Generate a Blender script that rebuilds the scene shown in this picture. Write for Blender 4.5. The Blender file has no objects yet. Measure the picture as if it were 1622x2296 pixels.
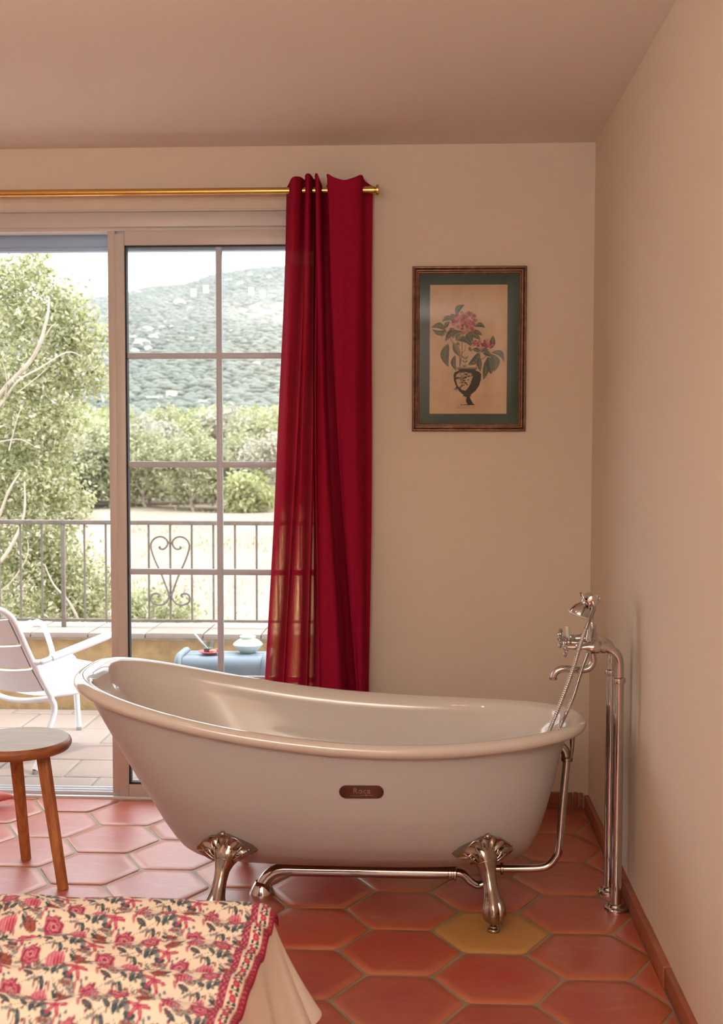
import bpy, bmesh, math, random
import numpy as np
from mathutils import Vector, Matrix, noise

random.seed(7)
R = math.radians
SC = bpy.context.scene
COL = SC.collection

# ------------------------------------------------------------------ camera
CAM_H, FPX, PIT, ROL, YAW = 1.5, 2690.0, 0.0540, -0.0015, 0.0509
fwd0 = Vector((-math.sin(YAW), math.cos(YAW), 0)); right0 = Vector((math.cos(YAW), math.sin(YAW), 0)); up0 = Vector((0, 0, 1))
FW = fwd0 * math.cos(PIT) - up0 * math.sin(PIT)
UPV = up0 * math.cos(PIT) + fwd0 * math.sin(PIT)
RV = right0 * math.cos(ROL) - UPV * math.sin(ROL)
UV = right0 * math.sin(ROL) + UPV * math.cos(ROL)
CPOS = Vector((0, 0, CAM_H))
camd = bpy.data.cameras.new('camera'); cam = bpy.data.objects.new('camera', camd); COL.objects.link(cam)
camd.sensor_fit = 'VERTICAL'; camd.sensor_height = 36.0; camd.sensor_width = 36.0 * 1622 / 2296
camd.lens = FPX / 2296 * 36.0
camd.clip_start = 0.05; camd.clip_end = 3000
camd.dof.use_dof = True; camd.dof.focus_distance = 4.0; camd.dof.aperture_fstop = 6.3
m = Matrix.Identity(4)
for i in range(3):
    m[i][0] = RV[i]; m[i][1] = UV[i]; m[i][2] = -FW[i]; m[i][3] = CPOS[i]
cam.matrix_world = m
SC.camera = cam

# ------------------------------------------------------------------ world, sun, lights, exposure
SC.view_settings.view_transform = 'Standard'
SC.view_settings.look = 'None'
SC.view_settings.exposure = 0.0
SC.view_settings.gamma = 1.0
SC.view_settings.use_curve_mapping = False
SC.cycles.use_denoising = True; SC.cycles.adaptive_threshold = 0.03
SC.cycles.max_bounces = 8
SC.cycles.diffuse_bounces = 4
SC.cycles.transparent_max_bounces = 16
SC.cycles.sample_clamp_indirect = 6.0
SC.cycles.caustics_reflective = False
SC.cycles.caustics_refractive = False

w = bpy.data.worlds.new('hazy_sky'); SC.world = w; w.use_nodes = True
bg = w.node_tree.nodes['Background']
bg.inputs[0].default_value = (0.965, 0.970, 1.0, 1); bg.inputs[1].default_value = 3.6

def add_light(name, kind, loc, energy, color, **k):
    d = bpy.data.lights.new(name, kind); o = bpy.data.objects.new(name, d); COL.objects.link(o)
    d.energy = energy; d.color = color; o.location = loc
    for a, b in k.items(): setattr(d, a, b)
    return o

# sun: high, from the right along the facade
sel, saz = R(56), R(-3)
sdir = Vector((math.cos(sel) * math.cos(saz), math.cos(sel) * math.sin(saz), math.sin(sel)))
sun = add_light('sun', 'SUN', (20, 0, 30), 2.9, (1.0, 0.95, 0.87), angle=R(6))
sun.rotation_euler = sdir.to_track_quat('Z', 'Y').to_euler()
# unseen fill light added behind the camera, bounced off the ceiling
fill_up = add_light('added_fill_light', 'AREA', (-0.75, -1.1, 1.80), 215, (0.98, 0.975, 1.0), shape='DISK', size=0.34)
fill_up.rotation_euler = (R(180), 0, 0)

# ------------------------------------------------------------------ helpers
ORG = {}

def at(px, py, Yp):
    r = FW + RV * ((px - 811) / FPX) + UV * ((1148 - py) / FPX)
    return CPOS + r * (Yp / r.y)

def tag(o, label=None, cat=None, group=None, kind=None):
    if label: o['label'] = label
    if cat: o['category'] = cat
    if group: o['group'] = group
    if kind: o['kind'] = kind
    return o

def empty(name, loc, label=None, cat=None, group=None, kind=None):
    o = bpy.data.objects.new(name, None); COL.objects.link(o); o.location = loc
    o.empty_display_size = 0.05
    ORG[o.name] = Vector(loc)
    return tag(o, label, cat, group, kind)

class MB:
    def __init__(s): s.v = []; s.f = []; s.mi = []; s.cur = 0
    def mat(s, i): s.cur = i; return s
    def add(s, v, f):
        b = len(s.v); s.v += [tuple(p) for p in v]
        s.f += [tuple(b + i for i in q) for q in f]; s.mi += [s.cur] * len(f); return s
    def box(s, x0, x1, y0, y1, z0, z1, bev=0.0):
        if bev <= 0:
            v = [(x, y, z) for x in (x0, x1) for y in (y0, y1) for z in (z0, z1)]
            return s.add(v, [(0, 1, 3, 2), (4, 6, 7, 5), (0, 4, 5, 1), (2, 3, 7, 6), (0, 2, 6, 4), (1, 5, 7, 3)])
        bm = bmesh.new()
        bmesh.ops.create_cube(bm, size=1)
        for q in bm.verts:
            q.co = Vector(((x0 + x1) / 2 + q.co.x * (x1 - x0), (y0 + y1) / 2 + q.co.y * (y1 - y0), (z0 + z1) / 2 + q.co.z * (z1 - z0)))
        bmesh.ops.bevel(bm, geom=bm.edges[:], offset=bev, segments=2, affect='EDGES', profile=0.5)
        bm.verts.ensure_lookup_table()
        s.add([tuple(q.co) for q in bm.verts], [tuple(q.index for q in f.verts) for f in bm.faces]); bm.free(); return s
    def tube(s, pts, r, seg=12, closed=False, caps=True, prof=None):
        pts = [Vector(p) for p in pts]; n = len(pts)
        rs = r if isinstance(r, (list, tuple)) else [r] * n
        tang = []
        for i in range(n):
            a = pts[(i - 1) % n] if (closed or i > 0) else pts[i]
            b = pts[(i + 1) % n] if (closed or i < n - 1) else pts[i]
            t = (b - a); tang.append(t.normalized() if t.length > 1e-9 else Vector((0, 0, 1)))
        ref = Vector((0, 0, 1)) if abs(tang[0].z) < 0.9 else Vector((0, 1, 0))
        nrm = (ref - tang[0] * ref.dot(tang[0])).normalized()
        V = []; F = []
        for i in range(n):
            nrm = nrm - tang[i] * nrm.dot(tang[i])
            nrm = nrm.normalized() if nrm.length > 1e-6 else Vector((1, 0, 0))
            bi = tang[i].cross(nrm)
            for k in range(seg):
                a = 2 * math.pi * k / seg
                rr = rs[i] * (prof(a, i / (n - 1)) if prof else 1)
                V.append(pts[i] + nrm * (math.cos(a) * rr) + bi * (math.sin(a) * rr))
        for i in range(n if closed else n - 1):
            j = (i + 1) % n
            for k in range(seg):
                l = (k + 1) % seg
                F.append((i * seg + k, i * seg + l, j * seg + l, j * seg + k))
        if caps and not closed:
            F.append(tuple(range(seg))[::-1]); F.append(tuple((n - 1) * seg + k for k in range(seg)))
        return s.add(V, F)
    def lathe(s, prof, seg=24, mat=None, caps=True):
        mat = mat or Matrix.Identity(4); V = []; F = []; n = len(prof)
        for (r, z) in prof:
            for k in range(seg):
                a = 2 * math.pi * k / seg
                V.append(mat @ Vector((r * math.cos(a), r * math.sin(a), z)))
        for i in range(n - 1):
            for k in range(seg):
                l = (k + 1) % seg
                F.append((i * seg + k, i * seg + l, (i + 1) * seg + l, (i + 1) * seg + k))
        if caps:
            F.append(tuple(range(seg))[::-1]); F.append(tuple((n - 1) * seg + k for k in range(seg)))
        return s.add(V, F)
    def grid(s, P):
        ny = len(P); nx = len(P[0]); V = [p for row in P for p in row]
        F = [(j * nx + i, j * nx + i + 1, (j + 1) * nx + i + 1, (j + 1) * nx + i) for j in range(ny - 1) for i in range(nx - 1)]
        return s.add(V, F)
    def ball(s, c, r, seg=14, rings=8, sc=(1, 1, 1)):
        prof = [(max(1e-4, r * math.sin(math.pi * i / rings)), -r * math.cos(math.pi * i / rings)) for i in range(rings + 1)]
        return s.lathe(prof, seg, Matrix.Translation(Vector(c)) @ Matrix.Diagonal((sc[0], sc[1], sc[2], 1)), caps=False)
    def build(s, name, mat, parent=None, loc=None, smooth=True, angle=40, label=None, cat=None, group=None, kind=None):
        me = bpy.data.meshes.new(name)
        o = ORG[parent.name] if parent else Vector(loc or (0, 0, 0))
        me.from_pydata([(p[0] - o.x, p[1] - o.y, p[2] - o.z) for p in s.v], [], s.f)
        mats = mat if isinstance(mat, (list, tuple)) else [mat]
        for q in mats: me.materials.append(q)
        if len(mats) > 1: me.polygons.foreach_set('material_index', s.mi)
        bm = bmesh.new(); bm.from_mesh(me)
        bmesh.ops.recalc_face_normals(bm, faces=bm.faces[:]); bm.to_mesh(me); bm.free()
        if smooth:
            me.polygons.foreach_set('use_smooth', [True] * len(me.polygons))
            me.set_sharp_from_angle(angle=R(angle))
        ob = bpy.data.objects.new(name, me); COL.objects.link(ob)
        if parent: ob.parent = parent
        else: ob.location = o
        ORG[ob.name] = o.copy()
        return tag(ob, label, cat, group, kind)

def raw_mesh(name, V, F, mat, parent=None, loc=(0, 0, 0), smooth=True, **k):
    """fast numpy mesh, quads or tris in one array"""
    me = bpy.data.meshes.new(name); o = ORG[parent.name] if parent else Vector(loc)
    V = np.asarray(V, np.float64) - np.array(o); F = np.asarray(F, np.int32)
    n = F.shape[1]
    me.vertices.add(len(V)); me.vertices.foreach_set('co', V.astype(np.float32).ravel())
    me.loops.add(F.size); me.loops.foreach_set('vertex_index', F.ravel())
    me.polygons.add(len(F)); me.polygons.foreach_set('loop_start', np.arange(0, F.size, n, dtype=np.int32))
    me.polygons.foreach_set('use_smooth', np.full(len(F), smooth))
    me.update(calc_edges=True); me.validate()
    for q in (mat if isinstance(mat, (list, tuple)) else [mat]): me.materials.append(q)
    ob = bpy.data.objects.new(name, me); COL.objects.link(ob)
    if parent: ob.parent = parent
    else: ob.location = o
    ORG[ob.name] = o.copy()
    return tag(ob, **k)

def set_attr(ob, name, vals, typ='FLOAT'):
    a = ob.data.attributes.new(name, typ, 'POINT')
    if typ == 'FLOAT': a.data.foreach_set('value', np.asarray(vals, np.float32).ravel())
    else: a.data.foreach_set('color', np.asarray(vals, np.float32).ravel())

def copy_tree(o, parent=None, loc=None, rz=None, sc=None, **k):
    c = o.copy(); COL.objects.link(c); c.parent = parent
    if loc is not None: c.location = loc
    if rz is not None: c.rotation_euler = (0, 0, rz)
    if sc is not None: c.scale = sc
    for ch in list(o.children): copy_tree(ch, c)
    return tag(c, **k)

def catmull(P, sub=8):
    P = [Vector(p) for p in P]; out = []
    for i in range(len(P) - 1):
        a = P[max(0, i - 1)]; b = P[i]; c = P[i + 1]; d = P[min(len(P) - 1, i + 2)]
        for k in range(sub):
            t = k / sub; t2 = t * t; t3 = t2 * t
            out.append(0.5 * ((2 * b) + (c - a) * t + (2 * a - 5 * b + 4 * c - d) * t2 + (3 * b - a - 3 * c + d) * t3))
    out.append(P[-1]); return out

def axis_mat(p, d):
    """matrix placing local z along d at p"""
    return Matrix.Translation(Vector(p)) @ Vector(d).to_track_quat('Z', 'Y').to_matrix().to_4x4()

def lerp(a, b, t): return a + (b - a) * t
def sstep(t): t = max(0, min(1, t)); return t * t * (3 - 2 * t)

# ------------------------------------------------------------------ materials
class NT:
    def __init__(s, name):
        s.m = bpy.data.materials.new(name); s.m.use_nodes = True; s.t = s.m.node_tree
        s.n = s.t.nodes; s.b = s.n['Principled BSDF']; s.out = s.n['Material Output']
    def new(s, typ, **k):
        q = s.n.new(typ)
        for a, b in k.items(): setattr(q, a, b)
        return q
    def link(s, a, b): s.t.links.new(a, b)
    def coord(s, which='Object', scale=(1, 1, 1)):
        c = s.new('ShaderNodeTexCoord'); mp = s.new('ShaderNodeMapping'); mp.inputs['Scale'].default_value = scale
        s.link(c.outputs[which], mp.inputs[0]); return mp.outputs[0]
    def noise(s, vec, scale, detail=4, rough=0.5):
        q = s.new('ShaderNodeTexNoise'); q.inputs['Scale'].default_value = scale; q.inputs['Detail'].default_value = detail; q.inputs['Roughness'].default_value = rough
        if vec is not None: s.link(vec, q.inputs['Vector'])
        return q.outputs['Fac']
    def ramp(s, fac, stops):
        q = s.new('ShaderNodeValToRGB'); e = q.color_ramp.elements
        while len(e) < len(stops): e.new(0.5)
        for i, (p, c) in enumerate(stops):
            e[i].position = p; e[i].color = (*c, 1) if len(c) == 3 else c
        s.link(fac, q.inputs[0]); return q.outputs[0]
    def mix(s, fac, a, b, mode='MIX'):
        q = s.new('ShaderNodeMix', data_type='RGBA', blend_type=mode)
        for inp, val in ((q.inputs[0], fac), (q.inputs[6], a), (q.inputs[7], b)):
            if isinstance(val, (int, float)): inp.default_value = val
            elif isinstance(val, tuple): inp.default_value = (*val, 1)
            else: s.link(val, inp)
        return q.outputs[2]
    def math(s, op, a, b=0.0):
        q = s.new('ShaderNodeMath', operation=op)
        for inp, val in ((q.inputs[0], a), (q.inputs[1], b)):
            if isinstance(val, (int, float)): inp.default_value = val
            else: s.link(val, inp)
        return q.outputs[0]
    def base(s, c):
        if isinstance(c, tuple): s.b.inputs['Base Color'].default_value = (*c, 1)
        else: s.link(c, s.b.inputs['Base Color'])
    def rough(s, r):
        if isinstance(r, (int, float)): s.b.inputs['Roughness'].default_value = r
        else: s.link(r, s.b.inputs['Roughness'])
    def bump(s, h, strength=0.2, dist=0.01):
        q = s.new('ShaderNodeBump'); q.inputs['Strength'].default_value = strength; q.inputs['Distance'].default_value = dist
        s.link(h, q.inputs['Height']); s.link(q.outputs[0], s.b.inputs['Normal'])

def simple(name, c, rough=0.5, metal=0.0, var=0.0, vscale=8.0, bump=0.0, bscale=60.0, coat=0.0, stretch=(1, 1, 1), spec=0.5):
    n = NT(name); n.rough(rough); n.b.inputs['Metallic'].default_value = metal
    n.b.inputs['Specular IOR Level'].default_value = spec
    if coat: n.b.inputs['Coat Weight'].default_value = coat; n.b.inputs['Coat Roughness'].default_value = 0.04 if rough < 0.5 else 0.45
    vec = n.coord('Object', stretch)
    if var:
        f = n.noise(vec, vscale, 5)
        n.base(n.ramp(f, [(0.3, tuple(x * (1 - var) for x in c)), (0.7, tuple(min(1, x * (1 + var * 0.6)) for x in c))]))
    else: n.base(c)
    if bump: n.bump(n.noise(vec, bscale, 4), bump, 0.004)
    return n.m

def thin_glass(name, tint=(0.97, 0.985, 0.98), f0=0.04):
    n = NT(name); n.n.remove(n.b)
    t = n.new('ShaderNodeBsdfTransparent'); t.inputs[0].default_value = (*tint, 1)
    g = n.new('ShaderNodeBsdfGlossy'); g.inputs['Roughness'].default_value = 0.0
    ge = n.new('ShaderNodeNewGeometry'); dt = n.new('ShaderNodeVectorMath', operation='DOT_PRODUCT')
    n.link(ge.outputs['Incoming'], dt.inputs[0]); n.link(ge.outputs['Normal'], dt.inputs[1])
    p5 = n.math('POWER', n.math('SUBTRACT', 1.0, n.math('ABSOLUTE', dt.outputs['Value'])), 5.0)   # Schlick
    fr = n.math('ADD', n.math('MULTIPLY', p5, 1 - f0), f0)
    mx = n.new('ShaderNodeMixShader'); n.link(fr, mx.inputs[0]); n.link(t.outputs[0], mx.inputs[1]); n.link(g.outputs[0], mx.inputs[2])
    n.link(mx.outputs[0], n.out.inputs[0]); return n.m

MT = {}
MT['wall'] = simple('wall_plaster', (0.80, 0.69, 0.56), 0.85, var=0.03, vscale=1.5, bump=0.15, bscale=35, spec=0.25)
MT['ceiling'] = simple('ceiling_paint', (0.87, 0.79, 0.70), 0.8, var=0.02, vscale=1.0, bump=0.08, bscale=40, spec=0.25)
MT['pvc'] = simple('white_lacquered_frame', (0.64, 0.605, 0.57), 0.35, var=0.02)
MT['muntin'] = simple('grey_glazing_bar', (0.58, 0.66, 0.76), 0.35)
MT['gasket'] = simple('black_gasket', (0.015, 0.017, 0.02), 0.6)
MT['alu'] = simple('pale_aluminium', (0.72, 0.76, 0.80), 0.35, metal=0.3)
MT['shutter'] = simple('blue_grey_shutter', (0.42, 0.62, 0.90), 0.4)
MT['glass'] = thin_glass('window_glass')
MT['tumbler'] = thin_glass('tumbler_glass', (0.86, 0.90, 0.90), 0.07)
MT['picglass'] = thin_glass('picture_glass', (0.99, 0.99, 0.99), 0.012)
MT['grout'] = simple('grout', (0.32, 0.235, 0.155), 0.6, var=0.25, vscale=12, bump=0.3, coat=0.6)
MT['grout_out'] = simple('terrace_grout', (0.264, 0.240, 0.216), 0.9, var=0.15, vscale=12)
MT['enamel'] = simple('white_enamel', (0.70, 0.645, 0.58), 0.10, coat=1.0)
MT['shell'] = simple('painted_shell', (0.545, 0.525, 0.51), 0.34, bump=0.02, bscale=200)
MT['chrome'] = simple('chrome', (0.58, 0.555, 0.53), 0.06, metal=1.0)
MT['nickel'] = simple('old_nickel', (0.42, 0.365, 0.315), 0.17, metal=1.0, var=0.2, vscale=30)
MT['brass'] = simple('brushed_brass', (0.72, 0.49, 0.16), 0.27, metal=1.0, stretch=(0.5, 30, 30), var=0.08, vscale=20)
MT['plate'] = simple('brown_plate', (0.16, 0.07, 0.055), 0.25, metal=0.7)
MT['porcelain'] = simple('porcelain_lever', (0.72, 0.70, 0.58), 0.2)
MT['blackrub'] = simple('dark_rubber', (0.05, 0.045, 0.04), 0.5)
MT['steel'] = simple('steel_cap', (0.5, 0.5, 0.5), 0.3, metal=1.0)
MT['whitemetal'] = simple('white_powder_coat', (0.84, 0.91, 0.99), 0.45)
MT['bluemetal'] = simple('blue_grey_powder_coat', (0.205, 0.265, 0.335), 0.45)
MT['iron'] = simple('grey_brown_iron', (0.22, 0.19, 0.165), 0.5, var=0.2, vscale=30)
MT['celadon'] = simple('celadon_glaze', (0.66, 0.75, 0.68), 0.25, var=0.06)
MT['redsaucer'] = simple('red_saucer', (0.62, 0.13, 0.16), 0.35)
MT['coffee'] = simple('coffee', (0.09, 0.035, 0.02), 0.2)
MT['biscuit'] = simple('biscuit', (0.66, 0.36, 0.24), 0.8, var=0.3, vscale=80)
MT['pink'] = simple('pink_cloth', (0.72, 0.25, 0.25), 0.85, var=0.1, vscale=20)
MT['sheet'] = simple('cream_sheet', (0.92, 0.83, 0.71), 0.9, var=0.03, bump=0.1, bscale=300, spec=0.2)
MT['mattress'] = simple('mattress_ticking', (0.75, 0.68, 0.6), 0.9)
MT['stucco'] = simple('ochre_stucco', (0.544, 0.392, 0.212), 0.95, var=0.22, vscale=14, bump=0.8, bscale=45, spec=0.1)
MT['housewall'] = simple('outer_render', (0.84, 0.83, 0.81), 0.95, var=0.04, vscale=6, bump=0.5, bscale=40)
MT['mortar'] = simple('pale_mortar', (0.480, 0.400, 0.304), 0.95, var=0.2, vscale=20, bump=0.6)
MT['bark'] = simple('pale_bark', (0.496, 0.432, 0.368), 0.9, var=0.25, vscale=6, bump=0.4, bscale=20)
MT['rock'] = simple('pale_granite', (0.494, 0.473, 0.447), 0.95, var=0.15, vscale=0.4)
MT['framewood'] = NT('frame_brown')
n = MT['framewood']; v = n.coord('Object', (6, 6, 6))
n.base(n.ramp(n.noise(v, 6, 6, 0.7), [(0.35, (0.055, 0.018, 0.012)), (0.55, (0.15, 0.06, 0.035)), (0.75, (0.34, 0.17, 0.09))])); n.rough(0.32); n.b.inputs['Metallic'].default_value = 0.25
MT['framewood'] = n.m
MT['framegilt'] = simple('frame_worn_gilt', (0.50, 0.27, 0.14), 0.35, metal=0.5, var=0.4, vscale=30)
MT['mat'] = simple('green_mat_board', (0.030, 0.062, 0.042), 0.8, var=0.12, vscale=12)
n = NT('aged_paper'); v = n.coord('Object')
n.base(n.mix(n.ramp(n.noise(v, 9, 6, 0.65), [(0.45, (0, 0, 0)), (0.72, (1, 1, 1))]), (0.66, 0.47, 0.28), (0.55, 0.36, 0.20))); n.rough(0.8); MT['paper'] = n.m
for k_, c_ in (('leafdark', (0.022, 0.03, 0.014)), ('leafmid', (0.075, 0.085, 0.028)), ('leaflight', (0.25, 0.22, 0.07)), ('petal', (0.36, 0.05, 0.09)), ('petald', (0.20, 0.015, 0.04)), ('petall', (0.52, 0.20, 0.18)), ('ink', (0.022, 0.014, 0.009)), ('vaselight', (0.58, 0.41, 0.24)), ('stem', (0.16, 0.07, 0.04))):
    MT[k_] = simple('print_' + k_, c_, 0.8)

def wood_mat(name, c0, c1, sc):
    n = NT(name); v = n.coord('Object', sc)
    f = n.noise(v, 5, 6, 0.65); g = n.noise(v, 26, 3, 0.5)
    n.base(n.mix(n.math('MULTIPLY', g, 0.55), n.ramp(f, [(0.32, c0), (0.68, c1)]), tuple(x * 0.45 for x in c0)))
    n.rough(0.42); n.bump(f, 0.15, 0.002); return n.m
MT['woodleg'] = wood_mat('stool_leg_wood', (0.33, 0.10, 0.030), (0.72, 0.31, 0.105), (9, 9, 1.2))
MT['woodseat'] = wood_mat('stool_rim_wood', (0.27, 0.07, 0.02), (0.60, 0.24, 0.08), (2, 2, 12))
MT['woodtop_glare'] = wood_mat('stool_top_wood_glare', (0.34, 0.255, 0.18), (0.50, 0.40, 0.30), (1.0, 10, 4))  # daylight glare put into the top as a greyer wood colour

def tile_mat(name, cols, edge, wear, rough0, rough1, wearamt, coat=0.0):
    n = NT(name); oi = n.new('ShaderNodeObjectInfo'); v = n.coord('Object')
    off = n.new('ShaderNodeVectorMath', operation='ADD'); sv = n.new('ShaderNodeVectorMath', operation='SCALE'); cv = n.new('ShaderNodeCombineXYZ')
    for i in range(3): n.link(oi.outputs['Random'], cv.inputs[i])
    n.link(cv.outputs[0], sv.inputs[0]); sv.inputs['Scale'].default_value = 37.0
    n.link(v, off.inputs[0]); n.link(sv.outputs[0], off.inputs[1]); vec = off.outputs[0]
    basec = n.ramp(oi.outputs['Random'], [(i / (len(cols) - 1), c) for i, c in enumerate(cols)])
    st = n.new('ShaderNodeMapping'); st.inputs['Scale'].default_value = (3, 9, 3); n.link(vec, st.inputs[0])
    f1 = n.noise(vec, 5, 4, 0.6); f2 = n.noise(st.outputs[0], 3.2, 7, 0.72)
    c = n.mix(n.ramp(f1, [(0.35, (0, 0, 0)), (0.80, (0.5, 0.5, 0.5))]), basec, tuple(edge))
    c = n.mix(n.ramp(f2, [(0.52, (0, 0, 0)), (0.74, (wearamt,) * 3)]), c, wear)
    at_ = n.new('ShaderNodeAttribute'); at_.attribute_name = 'edge'
    ef = n.math('MULTIPLY', at_.outputs['Fac'], n.math('ADD', n.noise(vec, 14, 4), 0.25))
    c = n.mix(ef, c, edge); n.base(c)
    rr = n.new('ShaderNodeMapRange'); rr.inputs['To Min'].default_value = rough0; rr.inputs['To Max'].default_value = rough1; n.link(f2, rr.inputs[0])
    n.rough(rr.outputs[0]); n.bump(n.noise(vec, 14, 5), 0.25, 0.003)
    n.b.inputs['Specular IOR Level'].default_value = 0.15 if coat else 0.5
    n.b.inputs['Coat Weight'].default_value = coat; n.b.inputs['Coat Roughness'].default_value = 0.40; n.b.inputs['Coat IOR'].default_value = 1.9
    return n.m
MT['tile'] = tile_mat('terracotta_hexagon', [(0.40, 0.014, 0.020), (0.34, 0.010, 0.018), (0.46, 0.042, 0.024), (0.37, 0.012, 0.019)], (0.50, 0.15, 0.045), (0.56, 0.32, 0.24), 0.32, 0.56, 0.45, coat=1.0)
MT['tileyellow'] = tile_mat('ochre_hexagon', [(0.56, 0.27, 0.075), (0.56, 0.27, 0.075)], (0.46, 0.23, 0.075), (0.40, 0.13, 0.05), 0.30, 0.5, 0.35)
MT['skirt'] = tile_mat('terracotta_skirting', [(0.30, 0.070, 0.036), (0.36, 0.105, 0.045), (0.27, 0.055, 0.034)], (0.42, 0.18, 0.075), (0.46, 0.24, 0.14), 0.35, 0.6, 0.5)
MT['terrtile'] = tile_mat('terrace_terracotta', [(0.352, 0.276, 0.244), (0.336, 0.252, 0.216), (0.368, 0.308, 0.280), (0.344, 0.264, 0.228)], (0.360, 0.312, 0.276), (0.400, 0.368, 0.344), 0.5, 0.75, 0.7)

def leaf_mat(name, stops, transl=0.35):
    n = NT(name); a = n.new('ShaderNodeAttribute'); a.attribute_name = 'var'
    c = n.ramp(a.outputs['Fac'], stops); n.base(c); n.rough(0.55)
    tr = n.new('ShaderNodeBsdfTranslucent'); n.link(c, tr.inputs[0])
    mx = n.new('ShaderNodeMixShader'); mx.inputs[0].default_value = transl
    n.link(n.b.outputs[0], mx.inputs[1]); n.link(tr.outputs[0], mx.inputs[2]); n.link(mx.outputs[0], n.out.inputs[0]); return n.m
MT['leaf'] = leaf_mat('near_tree_leaf', [(0.0, (0.216, 0.248, 0.096)), (0.35, (0.376, 0.400, 0.200)), (0.65, (0.544, 0.544, 0.344)), (1.0, (0.736, 0.720, 0.624))], 0.5)
MT['shrubleaf'] = leaf_mat('maquis_leaf', [(0.0, (0.311, 0.346, 0.190)), (0.5, (0.432, 0.458, 0.277)), (1.0, (0.570, 0.570, 0.414))], 0.35)
MT['shrubleaf2'] = leaf_mat('bright_maquis_leaf', [(0.0, (0.320, 0.360, 0.160)), (0.5, (0.440, 0.472, 0.240)), (1.0, (0.576, 0.584, 0.368))], 0.35)
MT['shrubleaf3'] = leaf_mat('grey_maquis_leaf', [(0.0, (0.394, 0.403, 0.322)), (0.5, (0.502, 0.493, 0.394)), (1.0, (0.627, 0.591, 0.502))], 0.3)
MT['hillveg'] = leaf_mat('hill_scrub', [(0.0, (0.099, 0.131, 0.115)), (0.5, (0.121, 0.151, 0.127)), (1.0, (0.161, 0.178, 0.145))], 0.0)
n = NT('hill_ground'); v = n.coord('Object')
n.base(n.mix(n.ramp(n.noise(v, 0.035, 8, 0.65), [(0.35, (0, 0, 0)), (0.65, (1, 1, 1))]), (0.11, 0.132, 0.116), (0.145, 0.152, 0.138))); n.rough(1.0); n.b.inputs['Specular IOR Level'].default_value = 0.0; MT['hill'] = n.m
n = NT('dry_grass'); v = n.coord('Object')
n.base(n.mix(n.noise(v, 0.5, 8, 0.7), (0.345, 0.29, 0.22), (0.415, 0.365, 0.305))); n.rough(1.0); n.bump(n.noise(v, 3, 6), 0.6, 0.2); n.b.inputs['Specular IOR Level'].default_value = 0.0; MT['field'] = n.m
MT['straw'] = simple('straw', (0.425, 0.349, 0.269), 1.0)

# curtain fabric
n = NT('crimson_linen'); v = n.coord('Object', (260, 260, 14)); f = n.noise(v, 1.0, 3, 0.6); v2 = n.coord('Object', (1, 1, 1)); f2 = n.noise(v2, 420, 2, 0.5)
c = n.ramp(f2, [(0.3, (0.30, 0.008, 0.034)), (0.7, (0.47, 0.016, 0.062))]); n.base(c); n.rough(0.95)
n.b.inputs['Specular IOR Level'].default_value = 0.05
tr = n.new('ShaderNodeBsdfTranslucent'); tr.inputs[0].default_value = (0.55, 0.025, 0.05, 1)
tp = n.new('ShaderNodeBsdfTransparent'); tp.inputs[0].default_value = (1.0, 0.76, 0.42, 1)
m1 = n.new('ShaderNodeMixShader'); m1.inputs[0].default_value = 0.27; n.link(n.b.outputs[0], m1.inputs[1]); n.link(tr.outputs[0], m1.inputs[2])
m2 = n.new('ShaderNodeMixShader'); ta = n.new('ShaderNodeAttribute'); ta.attribute_name = 'thin'
n.link(n.math('MULTIPLY', n.ramp(f, [(0.30, (0.10, 0.10, 0.10)), (0.70, (1, 1, 1))]), n.math('ADD', n.math('MULTIPLY', ta.outputs['Fac'], 0.46), 0.006)), m2.inputs[0])
n.link(m1.outputs[0], m2.inputs[1]); n.link(tp.outputs[0], m2.inputs[2]); n.link(m2.outputs[0], n.out.inputs[0])
MT['curtain'] = n.m
# printed quilt
n = NT('printed_cotton'); a = n.new('ShaderNodeVertexColor'); a.layer_name = 'print'; n.base(a.outputs[0]); n.rough(0.8); n.b.inputs['Specular IOR Level'].default_value = 0.25
n.bump(n.noise(n.coord('Object'), 500, 2), 0.1, 0.001); MT['quilt'] = n.m
# lamp
n = NT('warm_bulb'); n.n.remove(n.b); e = n.new('ShaderNodeEmission'); e.inputs[0].default_value = (1, 0.72, 0.42, 1); e.inputs[1].default_value = 60; n.link(e.outputs[0], n.out.inputs[0]); MT['bulb'] = n.m

# ================================================================== ROOM
XW, YW, ZC = 0.695, 4.98, 2.735          # right wall, back wall, ceiling
XL, YB = -4.5, -2.5                      # left wall, wall behind the camera
DX0, DX1, DZ = -3.35, -0.40, 2.478       # glazed door opening
OUT = 5.28                               # outer face of the back wall

fl = MB().box(XL, XW, YB, YW + 0.03, -0.12, -0.0045).build('floor', MT['grout'], smooth=False, kind='structure')

def clip_poly(P, x0, x1, y0, y1):
    for ax, lim, sg in ((0, x0, 1), (0, x1, -1), (1, y0, 1), (1, y1, -1)):
        Q = []
        for i in range(len(P)):
            a, b = P[i], P[(i + 1) % len(P)]
            da, db = (a[ax] - lim) * sg, (b[ax] - lim) * sg
            if da >= 0: Q.append(a)
            if da * db < 0:
                t = da / (da - db); Q.append((a[0] + (b[0] - a[0]) * t, a[1] + (b[1] - a[1]) * t))
        P = Q
        if not P: return []
    return P

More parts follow.
